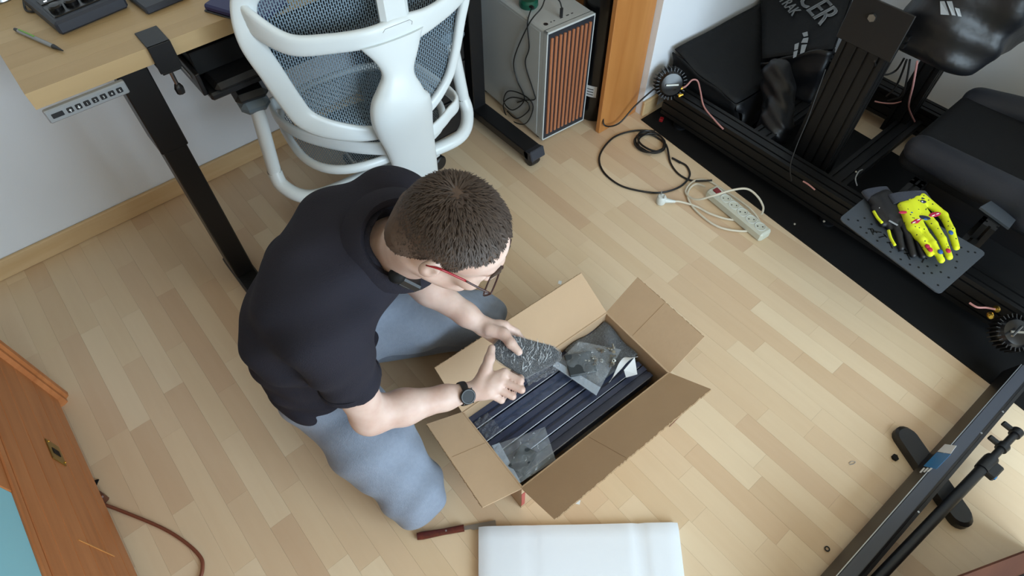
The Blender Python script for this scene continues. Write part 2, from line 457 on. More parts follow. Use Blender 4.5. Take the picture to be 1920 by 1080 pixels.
mat('chair_white', (222, 228, 230), 0.32, spec=0.5)
mat('chair_grey', (98, 112, 122), 0.45)
mat('strip_plastic', (206, 208, 194), 0.4)
mat('strip_hole', (60, 58, 54), 0.6)
mat('red_switch', (128, 20, 26), 0.35)
mat('pc_white', (196, 200, 200), 0.4)
mat('pc_dark', (38, 42, 50), 0.5)
mat('grey_panel', (150, 154, 158), 0.45)
mat('key_black', (26, 30, 36), 0.5)
mat('key_white', (220, 224, 226), 0.5)
mat('foam_white', (232, 238, 246), 0.55, bump=0.05, bscale=30)
mat('paper_white', (226, 230, 234), 0.7)
mat('label_blue', (40, 120, 180), 0.5)
mat('cable_black', (18, 18, 19), 0.45)
mat('cable_white', (214, 206, 188), 0.5)
mat('cable_brown', (120, 66, 46), 0.5)
mat('brass', (150, 124, 66), 0.4, 0.8)
mat('turquoise', (140, 200, 214), 0.5)
mat('blue_box', (34, 36, 92), 0.45)
mat('device_dark', (46, 50, 60), 0.5)
mat('green_plastic', (22, 84, 66), 0.35)
mat('pen_green', (112, 170, 50), 0.35)
mat('bar_grey', (62, 66, 76), 0.4)
mat('profile_blue', (58, 68, 96), 0.32, 0.2, spec=0.7, var=0.2, vscale=30)
mat('painted_highlight', (170, 182, 204), 0.2, 0.7)  # bright tone painted in for highlights along the bar edges
mat('bag_content', (44, 52, 58), 0.5)
mat('tape_red', (176, 84, 78), 0.5)
mat('steel_part', (150, 148, 140), 0.35, 0.7, var=0.3, vscale=80)
film('cling', (235, 240, 245), 0.12, 0.08, 48, 0.9, 0.75)
film('bag_film', (205, 216, 226), 0.14, 0.12, 14, 0.35, 0.14)
film('sleeve_film', (120, 140, 180), 0.16, 0.1, 9, 0.25, 0.12)
film('bag_zip', (190, 205, 222), 0.55, 0.25, 20, 0.2)

def chair_mesh_material():
    m = D.materials.new('chair_mesh'); m.use_nodes = True; nt = m.node_tree; b = nt.nodes['Principled BSDF']
    b.inputs['Roughness'].default_value = 0.55
    tc = nt.nodes.new('ShaderNodeTexCoord')
    br = nt.nodes.new('ShaderNodeTexBrick'); br.offset = 0.5; br.inputs['Scale'].default_value = 1.0
    br.inputs['Brick Width'].default_value = 0.0135; br.inputs['Row Height'].default_value = 0.0062; br.inputs['Mortar Size'].default_value = 0.0015; br.inputs['Mortar Smooth'].default_value = 0.1
    nt.links.new(tc.outputs['UV'], br.inputs['Vector'])
    b.inputs['Base Color'].default_value = (*lin((118, 136, 150)), 1)
    nt.links.new(br.outputs['Fac'], b.inputs['Alpha'])
    MATS['chair_mesh'] = m
chair_mesh_material()

# ------------------------------------------------------------------ the room
YB, XR, YW, XW = 2.246, 2.845, 1.372, 1.93      # alcove back wall, right wall, wall behind the racing rig and its corner
flo = MB().span((-1.7, -1.95, -0.06), (XR+0.1, YB+0.1, -0.008)).build('floor', 'floor_joint', kind='structure')
def plank_floor():
    items = []; WD = 0.0655; x = -1.65; c = 0
    while x < XR-0.005:
        y = -1.9+random.uniform(-0.4, 0)
        while y < YB:
            L = random.choice((0.27, 0.33, 0.38, 0.42, 0.46, 0.5)); y1 = min(y+L, YB); y0 = max(y, -1.9); x1 = min(x+WD, XR)
            if y1-y0 > 0.02 and not (x > XW+0.02 and y0 > YW+0.05): items.append([x, x1, y0, y1])
            y += L
        x += WD
    def area(it):
        x0, x1, y0, y1 = it; q = [proj((a, b, 0)) for a, b in ((x0, y0), (x1, y0), (x1, y1), (x0, y1))]
        if any((np.array([a, b, 0])-CAM)@FW < 0.3 for a, b in ((x0, y0), (x1, y1))): return 0
        cx = sum(a for a, _ in q)/4; cy = sum(b for _, b in q)/4
        inside = -60 < cx < 1980 and -60 < cy < 1140
        hidden = x0 > 1.95 and x0 < 2.55
        ar = abs(sum(q[i][0]*q[(i+1) % 4][1]-q[(i+1) % 4][0]*q[i][1] for i in range(4)))/2
        return ar if inside and not hidden else 0
    items.sort(key=area, reverse=True)
    g = 0.0003; unit = D.meshes.new('plank')
    mb = MB().box((0, 0, 0), (1, 1, 1)); unit.from_pydata([tuple(v) for v in mb.v], [], mb.f); unit.materials.append(MATS['floor_wood'])
    o0, _ = ORG[flo.name]; rest = MB()
    for i, (x0, x1, y0, y1) in enumerate(items):
        zt = random.uniform(-0.0002, 0)
        if i < 300:
            o = D.objects.new('plank', unit); COL.objects.link(o); o.parent = flo
            o.location = Vector(((x0+x1)/2-o0[0], (y0+y1)/2-o0[1], -0.004+zt-o0[2])); o.scale = (x1-x0-g, y1-y0-g, 0.008)
        else: rest.box(((x0+x1)/2, (y0+y1)/2, -0.004+zt), (x1-x0-g, y1-y0-g, 0.008))
    rest.build('outer_planks', 'floor_wood', flo, kind='stuff', smooth=0)
plank_floor()
MB().span((-1.7, YB, 0), (XW+0.02, YB+0.1, 2.5)).build('wall_back', 'wall_paint', kind='structure', smooth=0)
MB().span((XW, YW, 0), (XR+0.1, YB+0.1, 2.5)).build('wall_alcove', 'wall_paint', kind='structure', smooth=0)
MB().span((XR, -1.95, 0), (XR+0.1, YW, 2.5)).build('wall_right', 'wall_paint', kind='structure', smooth=0)
MB().span((-1.7, -2.0, 2.5), (XR+0.1, YB+0.1, 2.6)).build('ceiling', 'warm_bounce_paint', kind='structure', smooth=0)
wf = MB(); wx0, wx1, wz0, wz1 = -0.15, 1.85, 0.35, 2.3          # tall balcony window behind the camera
wf.span((-1.7, -2.0, 0), (XR+0.1, -1.9, wz0)); wf.span((-1.7, -2.0, wz1), (XR+0.1, -1.9, 2.5))
wf.span((-1.7, -2.0, wz0), (wx0, -1.9, wz1)); wf.span((wx1, -2.0, wz0), (XR+0.1, -1.9, wz1))
wf.build('wall_front', 'warm_bounce_paint', kind='structure', smooth=0)
MB().span((-1.8, -2.0, 0), (-1.7, YB+.1, 2.5)).build('wall_left', 'warm_bounce_paint', kind='structure', smooth=0)
win = MB()
for a, b in (((wx0, wz0), (wx1, wz0+.05)), ((wx0, wz1-.05), (wx1, wz1)), ((wx0, wz0), (wx0+.05, wz1)), ((wx1-.05, wz0), (wx1, wz1)), (((wx0+wx1)/2-.025, wz0), ((wx0+wx1)/2+.025, wz1))): win.span((a[0], -1.98, a[1]), (b[0], -1.92, b[1]), 0.004)
win.build('window_1', 'white_plastic', kind='structure')
bb = MB().span((-1.7, YB-0.016, 0), (XW-0.3, YB, 0.08), 0.004).build('baseboard_back', 'baseboard_wood', kind='structure')
br_ = MB().span((XR-0.016, -1.9, 0), (XR, YW, 0.095), 0.002).build('baseboard_right', 'brown_board', kind='structure')
MB().span((XR-0.026, -1.9, 0.095), (XR, YW, 0.112), 0.003).build('top_strip', 'baseboard_wood', br_)
MB().span((XR-0.04, -1.9, 0.0), (XR-0.016, YW, 0.022), 0.006).build('foot_strip', 'baseboard_wood', br_)
MB().span((XW-0.004, YW-0.016, 0), (XW+0.09, YW, 0.075), 0.004).build('baseboard_alcove', 'baseboard_wood', kind='structure')

# ------------------------------------------------------------------ desk and what is on it
ZD, TD, YF = 0.93, 0.043, 1.617
t = thing('standing_desk', (0.75, 1.92, 0), 'beech standing desk with black steel legs along the white wall', 'desk')
ys = np.linspace(YF, 2.236, 11)
for i in range(10):
    x = -0.08; k = 0
    while x < 1.56:
        L = random.uniform(0.45, 0.9); x1 = min(x+L, 1.56)
        if 1.56-x1 < 0.15: x1 = 1.56
        MB().span((x, ys[i], ZD-TD), (x1-0.0004, ys[i+1]-0.0004, ZD-random.uniform(0, 0.0002))).build('stave', 'beech', t, smooth=0); x = x1
leg = MB().span((0.107, 1.645, 0.62), (0.184, 1.755, ZD-TD), 0.003).build('leg', 'black_metal', t)
MB().span((0.112, 1.650, 0.04), (0.179, 1.75, 0.625), 0.003).build('inner_column', 'black_metal', leg)
MB().span((0.109, 1.42, 0.0), (0.182, 1.78, 0.04), 0.006).build("foot", 'black_metal', t)
MB().span((0.184, 1.88, ZD-TD-0.05), (1.31, 1.94, ZD-TD), 0.003).build('crossbar', 'black_metal', t)
MB().span((0.09, 1.70, ZD-TD-0.012), (0.20, 2.2, ZD-TD), 0.002).build('top_bracket', 'black_metal', t)
MB().span((1.31, 1.80, 0.05), (1.375, 1.88, ZD-TD), 0.003).build('leg', 'black_metal', t)
ft = MB().span((1.305, 1.435, 0.045), (1.38, 2.2, 0.085), 0.004).build('foot', 'black_metal', t)
MB().box((1.342, 1.44, 0.066), (0.074, 0.05, 0.045), frame((0, 1, -0.35))[:, [1, 0, 2]], 0.004).build('end_cap', 'device_dark', ft)
MB().lathe((1.318, 1.45, 0.026), (1, 0, 0), [(0.0, 0), (0.024, 0.002), (0.026, 0.01), (0.026, 0.038), (0.024, 0.046), (0, 0.048)], 18).build('caster', 'black_plastic', ft)
# control panel
pan = MB().box((0.022, YF-0.006, 0.866), (0.188, 0.016, 0.034), None, 0.003).build('control_panel', 'grey_panel', t)
MB().box((-0.048, YF-0.0145, 0.866), (0.026, 0.003, 0.012), None, 0.001).build('display', 'key_black', pan)
Rf = np.array([[1, 0, 0], [0, 0, -1], [0, 1, 0]], float)   # text facing -Y
for i, ch in enumerate(['\u25b2', '\u25bc', '1', '2', '3', '4', 'S']):
    x = -0.020+0.0195*i
    MB().box((x, YF-0.0145, 0.866), (0.0135, 0.004, 0.0135), None, 0.0015).build('button', 'key_black', pan)
    g = MB()
    if i < 2:
        s_ = 1 if i == 0 else -1
        g.prism([(0, 0.0042*s_), (-0.0036, 0), (-0.0013, 0), (-0.0013, -0.004*s_), (0.0013, -0.004*s_), (0.0013, 0), (0.0036, 0)], 0.0004, Rf, (x, YF-0.0167, 0.866))
    else: text_on(g, ch, 0.0095, (x, YF-0.0169, 0.866), Rf)
    g.build('glyph', 'key_white', pan, smooth=0)
# clamp
t = thing('desk_clamp', (0.228, YF, 0.80), 'black steel clamp gripping the front edge of the desk', 'clamp')
MB().span((0.200, YF-0.012, ZD), (0.256, YF+0.075, ZD+0.005), 0.001).span((0.200, YF-0.013, 0.862), (0.256, YF-0.006, ZD+0.005), 0.001).span((0.204, YF-0.013, 0.857), (0.252, YF+0.05, 0.863), 0.001).build('bracket', 'black_metal', t)
MB().cyl((0.228, YF+0.018, 0.885), (0.228, YF+0.018, 0.80), 0.005, n=10).build('screw', 'steel', t)
MB().lathe((0.228, YF+0.018, 0.775), (0, 0, 1), [(0.004, 0), (0.011, 0.004), (0.012, 0.02), (0.008, 0.03), (0.005, 0.032)], 8).build('knob', 'black_plastic', t)
# keyboard tray
t = thing('keyboard_tray', (0.6, 1.72, 0.74), 'black sliding keyboard tray under the desk, left of the white chair back', 'tray')
MB().span((0.283, 1.58, 0.752), (0.95, 1.86, 0.775), 0.006).build('shelf', 'black_plastic', t)
MB().span((0.30, 1.565, 0.775), (0.93, 1.66, 0.80), 0.012).build('wrist_rest', 'black_leather', t)
MB().span((0.272, 1.60, 0.765), (0.284, 1.87, 0.83), 0.002).build('rail', 'black_metal', t)
MB().span((0.286, 1.64, 0.80), (0.94, 1.87, 0.865), 0.003).build('cover', 'black_matte', t)
MB().box((0.271, 1.70, 0.80), (0.003, 0.10, 0.012), None, 0.001).build('slot', 'steel_part', t)
# charger
Rc = frame(P(238, 22, .95)-P(120, 72, .95)); Rc[2, 0] = 0; Rc = frame(Rc[:, 0])
o = P(120, 72, ZD)+Rc[:, 1]*0.115+Rc[:, 0]*0.09
t = thing('battery_charger', (o[0], o[1], ZD), 'dark grey four slot charger with lit display on the desk', 'charger')
MB().box(o+A(0, 0, 0.018), (0.18, 0.21, 0.034), Rc, 0.006).build('body', 'device_dark', t)
MB().box(o+A(0, 0, 0.036)-Rc[:, 1]*0.05, (0.155, 0.07, 0.004), Rc, 0.004).build('bay', 'black_gloss', t)
for i in range(4):
    c = o+A(0, 0, 0.040)-Rc[:, 1]*0.05+Rc[:, 0]*(-0.057+0.038*i)
    MB().lathe(c, (0, 0, 1), [(0.0165, -0.004), (0.0165, 0.006), (0.013, 0.010), (0, 0.011)], 18).build('dial', 'black_gloss', t)
MB().box(o+A(0, 0, 0.036)+Rc[:, 1]*0.012, (0.15, 0.03, 0.003), Rc, 0.001).build('display', 'black_gloss', t)
m = mat('display_lit', (230, 240, 255), 0.5); m.node_tree.nodes['Principled BSDF'].inputs['Emission Color'].default_value = (0.85, 0.9, 1, 1); m.node_tree.nodes['Principled BSDF'].inputs['Emission Strength'].default_value = 1.2
g = MB()
for i in range(6): g.box(o+A(0, 0, 0.0378)+Rc[:, 1]*(0.008+0.006*(i % 2))+Rc[:, 0]*(-0.06+0.011*i), (0.008, 0.005, 0.0006), Rc)
g.build('display_digits', 'display_lit', t, smooth=0)
p0, p1 = P(28, 55, ZD+0.006), P(118, 95, ZD+0.006)
t = thing('ballpoint_pen', tuple((p0+p1)/2*A(1, 1, 0)+A(0, 0, ZD)), 'green and grey ballpoint pen lying near the desk corner', 'pen')
dv = nrm(p1-p0); L = np.linalg.norm(p1-p0)
MB().cyl(p0+dv*0.015, p0+dv*(L-0.035), 0.0052, n=12).build('barrel', 'grey_panel', t)
MB().cyl(p0+dv*(L-0.036), p1, 0.0058, 0.0015, 12).build('grip', 'black_plastic', t)
MB().cyl(p0, p0+dv*0.016, 0.004, 0.005, 12).build('cap', 'black_plastic', t)
MB().box(p0+dv*0.05+A(0, 0, 0.0058), (0.06, 0.004, 0.0022), frame(dv), 0.0005).build('clip', 'pen_green', t)
o = P(278, 30, ZD); Rd = frame(P(338, 5, ZD)-o); Rd = frame(Rd[:, 0]*A(1, 1, 0)); c = o+Rd[:, 0]*0.06+Rd[:, 1]*0.075
t = thing('control_pad', (c[0], c[1], ZD), 'dark grey flat device beside the charger on the desk', 'device')
MB().box(c+A(0, 0, 0.010), (0.12, 0.15, 0.018), Rd, 0.004).build('body', 'device_dark', t)
MB().box(c+A(0, 0, 0.0195)+Rd[:, 1]*0.0, (0.04, 0.05, 0.002), Rd, 0.001).build('pad', 'grey_panel', t)
o = P(385, 22, ZD); e = P(432, 36, ZD); Rb = frame((e-o)*A(1, 1, 0)); c = o+Rb[:, 0]*0.09+Rb[:, 1]*0.06
t = thing('blue_case', (c[0], c[1], ZD), 'dark blue case on the desk at the top edge, left of the chair', 'case')
MB().box(c+A(0, 0, 0.012), (0.18, 0.12, 0.018), Rb, 0.005).build('lid', 'blue_box', t)
MB().box(c+A(0, 0, 0.0025), (0.184, 0.124, 0.005), Rb, 0.002).build('base', 'black_plastic', t)
o = P(8, 6, ZD)
t = thing('steel_tin', (o[0], o[1]+0.05, ZD), 'shiny steel tin in the top left corner of the desk', 'tin')
MB().lathe((o[0], o[1]+0.05, ZD), (0, 0, 1), [(0.0, 0), (0.05, 0), (0.052, 0.004), (0.05, 0.01), (0.05, 0.06), (0, 0.06)], 28).build('can', 'steel', t)
MB().lathe((o[0], o[1]+0.05, ZD+0.06), (0, 0, 1), [(0.0, 0), (0.0515, 0), (0.0515, 0.01), (0, 0.012)], 28).build('lid', 'steel', t)
MB().tube([P(44, 0, ZD+.004), P(48, 18, ZD+.004), P(60, 22, ZD+.004), P(72, 18, ZD+.004), P(84, 10, ZD+.004)], 0.003, 8, smooth=5).build('charger_cable', 'cable_black', label='thin black cable curling beside the charger', cat='cable')

# ------------------------------------------------------------------ computer tower
rz = math.radians(-4); o = A(1.455, 1.515, 0); Rp = rotz(rz); cx = o+Rp@A(0.1175, 0.25, 0)
t = thing('computer_tower', cx, 'white computer tower with vertical wooden slat front beside the black desk foot', 'computer', rz=rz)
W, DP, HP, Z0 = 0.235, 0.50, 0.505, 0.018
def pc(x, y, z): return cx+Rp@A(x, y, z)
MB().box(pc(0, 0.006, Z0+HP/2), (W, DP-0.012, HP), Rp, 0.006).build('case_body', 'pc_white', t)
fr = MB()
for a, b in (((-W/2, W/2), (0, 0.008)), ((-W/2, W/2), (HP-0.008, HP)), ((-W/2, -W/2+0.006), (0, HP)), ((W/2-0.006, W/2), (0, HP))):
    fr.box(pc(sum(a)/2, -DP/2+0.01, Z0+sum(b)/2), (a[1]-a[0], 0.024, b[1]-b[0]), Rp, 0.0015)
fr.build('front_frame', 'pc_white', t)
fp = MB().box(pc(0, -DP/2-0.0005, Z0+HP/2), (W-0.012, 0.004, HP-0.016), Rp, 0.001).build('front_grille', 'pc_dark', t)
for i in range(10):
    MB().box(pc(-W/2+0.021+0.0208*i, -DP/2-0.004, Z0+HP/2+0.004), (0.0116, 0.012, HP-0.058), Rp, 0.002).build('slat', 'walnut_slat', fp)
for sx in (-1, 1):
    for sy in (-1, 1): MB().lathe(pc(sx*0.09, sy*0.2, 0), (0, 0, 1), [(0, 0), (0.014, 0), (0.016, Z0+0.002), (0, Z0+0.003)], 14).build('foot', 'black_plastic', t)
tp = Z0+HP
MB().box(pc(-0.0, 0.02, tp), (0.0012, 0.001, 0.001), Rp).build('top_seam', 'pc_dark', t)
MB().lathe(pc(-0.085, -DP/2+0.05, tp-0.001), (0, 0, 1), [(0.009, 0), (0.009, 0.002), (0.007, 0.003), (0, 0.003)], 18).build('power_button', 'black_plastic', t)
for i, (x, ww) in enumerate(((-0.06, 0.006), (-0.045, 0.006), (-0.01, 0.013), (0.02, 0.013), (0.042, 0.009))):
    MB().box(pc(x, -DP/2+0.05, tp), (ww, 0.005, 0.0016), Rp, 0.0005).build('port', 'pc_dark', t)
MB().box(pc(-W/2-0.0006, 0.01, Z0+HP*0.5), (0.002, DP-0.06, HP-0.03), Rp, 0.0006).build('side_panel', 'pc_white', t)
# plug, gadget and cable on the tower
q = pc(-0.012, -DP/2+0.05, tp)
t = thing('usb_cable', q*A(1, 1, 0)+A(0, 0, tp), 'black cable plugged into the tower top and hanging in coils down its side', 'cable')
MB().box(q+A(0, 0, 0.022), (0.013, 0.008, 0.036), Rp, 0.002).build('plug', 'black_plastic', t)
sx = -W/2-0.006
def side(px, py):   # point on the left side of the tower
    n = Rp@A(-1, 0, 0); d = ray(px, py); s0 = pc(sx, 0, 0); return CAM+d*(((s0-CAM)@n)/(d@n))
pts = [q+A(0, 0, 0.04), q+A(-0.01, 0.01, 0.07), q+A(-0.05, 0.03, 0.09), pc(-0.085, -0.17, tp+0.05), pc(sx-0.004, -0.15, tp-0.01), side(966, 110), side(970, 150), side(984, 186), side(962, 206), side(946, 190), side(955, 170), side(985, 178), side(1000, 200), side(985, 232), side(955, 222), side(945, 196), side(960, 182), side(988, 188), side(992, 206), side(970, 222), side(952, 208)]
for i in range(5, len(pts)): pts[i] = pts[i]+Rp@A(-0.001*(i % 6)-0.001, 0, 0)
MB().tube(pts, 0.0026, 8, smooth=6).build('cord', 'cable_black', t)
pts = [pc(-0.075, -0.105, tp+0.02), pc(-0.1, -0.12, tp+0.012), pc(sx-0.002, -0.14, tp-0.02), side(992, 90), side(985, 120), side(1000, 170), side(1003, 186), side(985, 188), side(970, 192)]
t2 = thing('green_gadget', pc(-0.06, -0.06, tp), 'dark green puck shaped gadget on top of the computer tower', 'gadget')
MB().lathe(pc(-0.06, -0.06, tp), (0, 0, 1), [(0, 0), (0.034, 0), (0.038, 0.008), (0.037, 0.022), (0.03, 0.03), (0, 0.032)], 24).build('body', 'green_plastic', t2)
MB().tube(pts, 0.0024, 8, smooth=6).build('cord', 'cable_black', t2)
MB().box(pc(-0.075, -0.10, tp+0.018), (0.012, 0.022, 0.010), Rp, 0.002).build('plug', 'black_plastic', t2)

# things in the alcove behind
t = thing('drawer_unit', (1.13, 1.98, 0), 'black drawer unit on the floor under the desk behind the chair', 'drawer unit')
MB().span((0.99, 1.80, 0.02), (1.275, 2.2, 0.52), 0.004).build('carcass', 'black_matte', t)
for i in range(3): MB().span((0.995, 1.788, 0.04+0.16*i), (1.27, 1.802, 0.19+0.16*i), 0.003).build('drawer', 'black_plastic', t)
t = thing('bookshelf', (1.815, 1.82, 0), 'orange wooden shelf end panel standing right of the computer tower', 'shelf')
MB().span((1.692, 1.40, 0), (1.928, 1.424, 1.9), 0.003).build('end_panel', 'panel_wood', t)
MB().span((1.908, 1.424, 0), (1.928, 2.24, 1.9), 0.002).build('side_panel', 'panel_wood', t)
MB().span((1.70, 1.424, 1.0), (1.908, 2.24, 1.02), 0.002).build('shelf_board', 'panel_wood', t)
t = thing('black_canister', (1.80, 1.54, 0), 'tall black canister with a white label between tower and wooden panel', 'canister')
MB().lathe((1.80, 1.54, 0), (0, 0, 1), [(0, 0), (0.09, 0), (0.095, 0.01), (0.095, 0.80), (0.085, 0.83), (0, 0.835)], 32).build('body', 'black_gloss', t)
q = PY(1110, 183, 1.49)
aa = math.atan2(-1.54, -1.80)-0.25; R_ = 0.0955; lab = [[A(1.80+R_*math.cos(aa+i*0.09), 1.54+R_*math.sin(aa+i*0.09), z) for i in range(-3, 4)] for z in (0.13, 0.185)]
MB().sheet(lab, 0.0005).build('paper_label', 'paper_white', t)
g = MB()
for k in range(3): g.sheet([[A(1.80+(R_+0.0008)*math.cos(aa+i*0.06), 1.54+(R_+0.0008)*math.sin(aa+i*0.06), z) for i in range(-3, 3)] for z in (0.14+0.013*k, 0.144+0.013*k)])
g.build('label_print', 'key_black', t)
MB().tube([A(1.74, 1.43, 0.10), A(1.70, 1.385, 0.055), A(1.78, 1.37, 0.03), A(1.86, 1.36, 0.09), A(1.93, 1.33, 0.16), A(1.96, 1.31, 0.18)], 0.0035, 8, smooth=6).build('mains_cable', 'cable_black', label='black cord running from the tower past the wooden panel to the shaker', cat='cable')

# ------------------------------------------------------------------ office chair
ca = math.radians(-8); RC = rotz(ca); CR, CF = RC[:, 0], RC[:, 1]; C0 = A(0.713, 1.565, 0)
def CL(x, y, z): return C0+RC@A(x, y, z)
def CU(px, py, ly):
    d = ray(px, py); return CAM+d*(((C0+CF*ly-CAM)@CF)/(d@CF))
t = thing('office_chair', C0, 'white ergonomic office chair with blue grey mesh back seen from behind', 'chair', rz=ca)
lyL, lyR = -0.13, -0.19
bf = [CU(457, 22, -.13), CU(472, 80, -.14), CU(510, 138, -.145), CU(545, 190, -.145), CU(574, 224, -.15), CU(622, 243, -.17), CU(690, 250, -.19), CU(755, 235, -.20), CU(805, 200, -.19), CU(838, 150, -.18), CU(853, 100, -.18), CU(863, 40, -.185), CU(874, -30, -.19), CU(855, -85, -.20), CU(760, -95, -.21), CU(620, -75, -.19), CU(510, -45, -.15), CU(466, -15, -.135)]
bfc = catmull(bf, 6, True)
fl = []
for p in bfc:
    lx = (RC.T@(p-C0))[0]; fl.append(0.0225-0.0085*max(-1, min(1, lx/0.2)))
MB().sweep(bfc, fl, 0.011, 14, True, up=CF, fixed_up=True, power=2.6).build('back_frame', 'chair_white', t, smooth=60)
# mesh back: fan between left and right borders
LB = catmull([CU(450, -15, -.135), CU(440, 20, -.13), CU(452, 80, -.14), CU(492, 140, -.145), CU(532, 195, -.145), CU(562, 228, -.15), CU(600, 243, -.165)], 5)
RB = catmull([CU(870, -60, -.2), CU(873, -25, -.19), CU(863, 40, -.185), CU(853, 100, -.18), CU(838, 150, -.18), CU(810, 195, -.19), CU(770, 228, -.20)], 5)
grid = []; uv = []
for i, (a, b) in enumerate(zip(LB, RB)):
    row = []
    for j in range(25):
        s_ = j/24; p = a+(b-a)*s_-CF*0.02*math.sin(math.pi*s_)+CF*0.012; row.append(p); q = RC.T@(p-C0); uv.append((q[2], q[0]))
    grid.append(row)
MB().sheet(grid).build('back_mesh', 'chair_mesh', t, uv=uv, fixn=False, smooth=180)
# Y shaped spine
arm = catmull([CU(448, 6, -.112), CU(480, 48, -.155), CU(545, 84, -.205), CU(620, 82, -.235), CU(690, 72, -.26), CU(740, 60, -.265), CU(790, 42, -.255), CU(835, 12, -.225), CU(866, -20, -.20)], 6)
n_ = len(arm); ww = [0.012]*n_; hh = [0.030-0.005*math.sin(math.pi*i/(n_-1))+0.014*math.exp(-i/5)+(0.014*math.exp(-((i/(n_-1)-0.66)/0.12)**2)) for i in range(n_)]; hh = [q*min(1, .4+i/8) for i, q in enumerate(hh)]
MB().sweep(arm, ww, hh, 16, up=(0, 0, 1), fixed_up=True, power=3).build('upper_yoke', 'chair_white', t, smooth=60)
sp = SDF()
prof = [((735, 70), 62, -.265), ((742, 100), 44, -.27), ((746, 135), 30, -.275), ((748, 165), 42, -.28), ((750, 195), 56, -.28), ((758, 225), 55, -.26), ((768, 260), 46, -.225), ((778, 300), 40, -.18), ((786, 345), 36, -.13)]
cen = [CU(*p, ly) for p, w_, ly in prof]; wid = [w_*np.linalg.norm(CU(p[0]+1, p[1], ly)-CU(p[0], p[1], ly))*0.96 for p, w_, ly in prof]
cc = catmull(cen, 6); wl = [q[0] for q in catmull([A(v, 0, 0) for v in wid], 6)]
th = [0.020+0.016*math.exp(-((i/len(cc)-0.5)/0.2)**2) for i in range(len(cc))]
MB().sweep(cc, wl, th, 24, up=CF, fixed_up=True, power=2.3).build('spine', 'chair_white', t, smooth=80)
MB().box(CU(735, 5, -.255), (0.078, 0.03, 0.13), RC, 0.012).build('headrest_stem', 'chair_white', t)
pl_ = [CU(718, 62, -.292), CU(722, 55, -.292), CU(768, 37, -.292), CU(773, 40, -.29), CU(772, 46, -.288)]
MB().tube(pl_, 0.0008, 6).build('groove', 'grey_panel', t)
# lumbar ring
lr = catmull([CL(-.20, .16, .53), P(512, 195, .53), P(520, 222, .52), P(560, 250, .51), P(620, 268, .505), P(690, 278, .50), P(750, 275, .50), P(805, 250, .505), P(840, 215, .52), P(852, 182, .53), CL(.22, .12, .54)], 6)
MB().sweep(lr, 0.008, 0.024, 12, up=(0, 0, 1), fixed_up=True, power=3).build('lumbar_ring', 'chair_white', t, smooth=60)
# seat
def sl(a, s=1.0, z=.45):
    c, q = math.cos(a), math.sin(a); e = 0.7
    return CL(0.255*s*math.copysign(abs(c)**e, c), 0.085+0.25*s*math.copysign(abs(q)**e, q), z+0.012*(q < -0.3)*0)
loop = [sl(2*math.pi*k/48) for k in range(48)]
MB().sweep(loop, 0.013, 0.016, 10, True, up=(0, 0, 1), fixed_up=True).build('seat_rim', 'chair_white', t, smooth=60)
grid = []; uv = []
for i in range(9):
    row = []
    for k in range(49):
        s_ = 0.04+0.96*i/8; p = sl(2*math.pi*(k % 48)/48, s_, .452-0.02*(1-s_*s_)); row.append(p); q = RC.T@(p-C0); uv.append((q[1], q[0]))
    grid.append(row)
MB().sheet(grid).build('seat_mesh', 'chair_mesh', t, uv=uv, fixn=False, smooth=180)
MB().box(CL(0, 0.08, .39), (0.2, 0.26, 0.05), RC, 0.015).build('tilt_mechanism', 'black_plastic', t)
for s_ in (-1, 1):
    ar = MB().tube([CL(s_*.322, .005, .67), CL(s_*.335, 0, .55), CL(s_*.347, -.005, .43)], 0.021, 14, smooth=4).build('arm_post', 'chair_white', t, smooth=60)
    MB().tube([CL(s_*.347, -.005, .428), CL(s_*.345, -.03, .39), CL(s_*.31, -.075, .362), CL(s_*.25, -.10, .352), CL(s_*.12, -.10, .35), CL(0, -.09, .35)], 0.023, 14, smooth=6).build('arm_tube', 'chair_white', t, smooth=60)
    MB().cyl(CL(s_*.347, -.005, .434), CL(s_*.347, -.005, .426), 0.0225, n=20).build('joint_ring', 'steel_part', t)
    MB().box(CL(s_*.325, .05, .675), (0.085, 0.15, 0.045), RC, 0.018).build('arm_support', 'chair_grey', t)
    MB().box(CL(s_*.325, .11, .712), (0.095, 0.27, 0.03), RC, 0.013).build('arm_pad', 'black_plastic', t)
MB().cyl(CL(0, .06, .09), CL(0, .06, .38), 0.026, n=18).build('gas_lift', 'black_metal', t)
for k in range(5):
    a = math.radians(72*k+20); dx, dy = math.cos(a), math.sin(a)
    if k == 0: MB().lathe(CL(0, .06, .07), (0, 0, 1), [(0, 0), (0.05, 0), (0.055, 0.03), (0.04, 0.06), (0, 0.062)], 20).build('hub', 'chair_white', t)
    MB().sweep([CL(dx*.03, .06+dy*.03, .10), CL(dx*.18, .06+dy*.18, .095), CL(dx*.31, .06+dy*.31, .075)], [0.03, 0.025, 0.018], [0.02, 0.017, 0.012], 12).build('base_leg', 'chair_white', t, smooth=60)
    cw = CL(dx*.31, .06+dy*.31, .032); ax = RC@A(-dy, dx, 0)
    MB().lathe(cw-ax*0.024, ax, [(0, 0), (0.026, 0.001), (0.031, 0.006), (0.031, 0.042), (0.026, 0.047), (0, 0.048)], 18).build('caster', 'black_plastic', t)

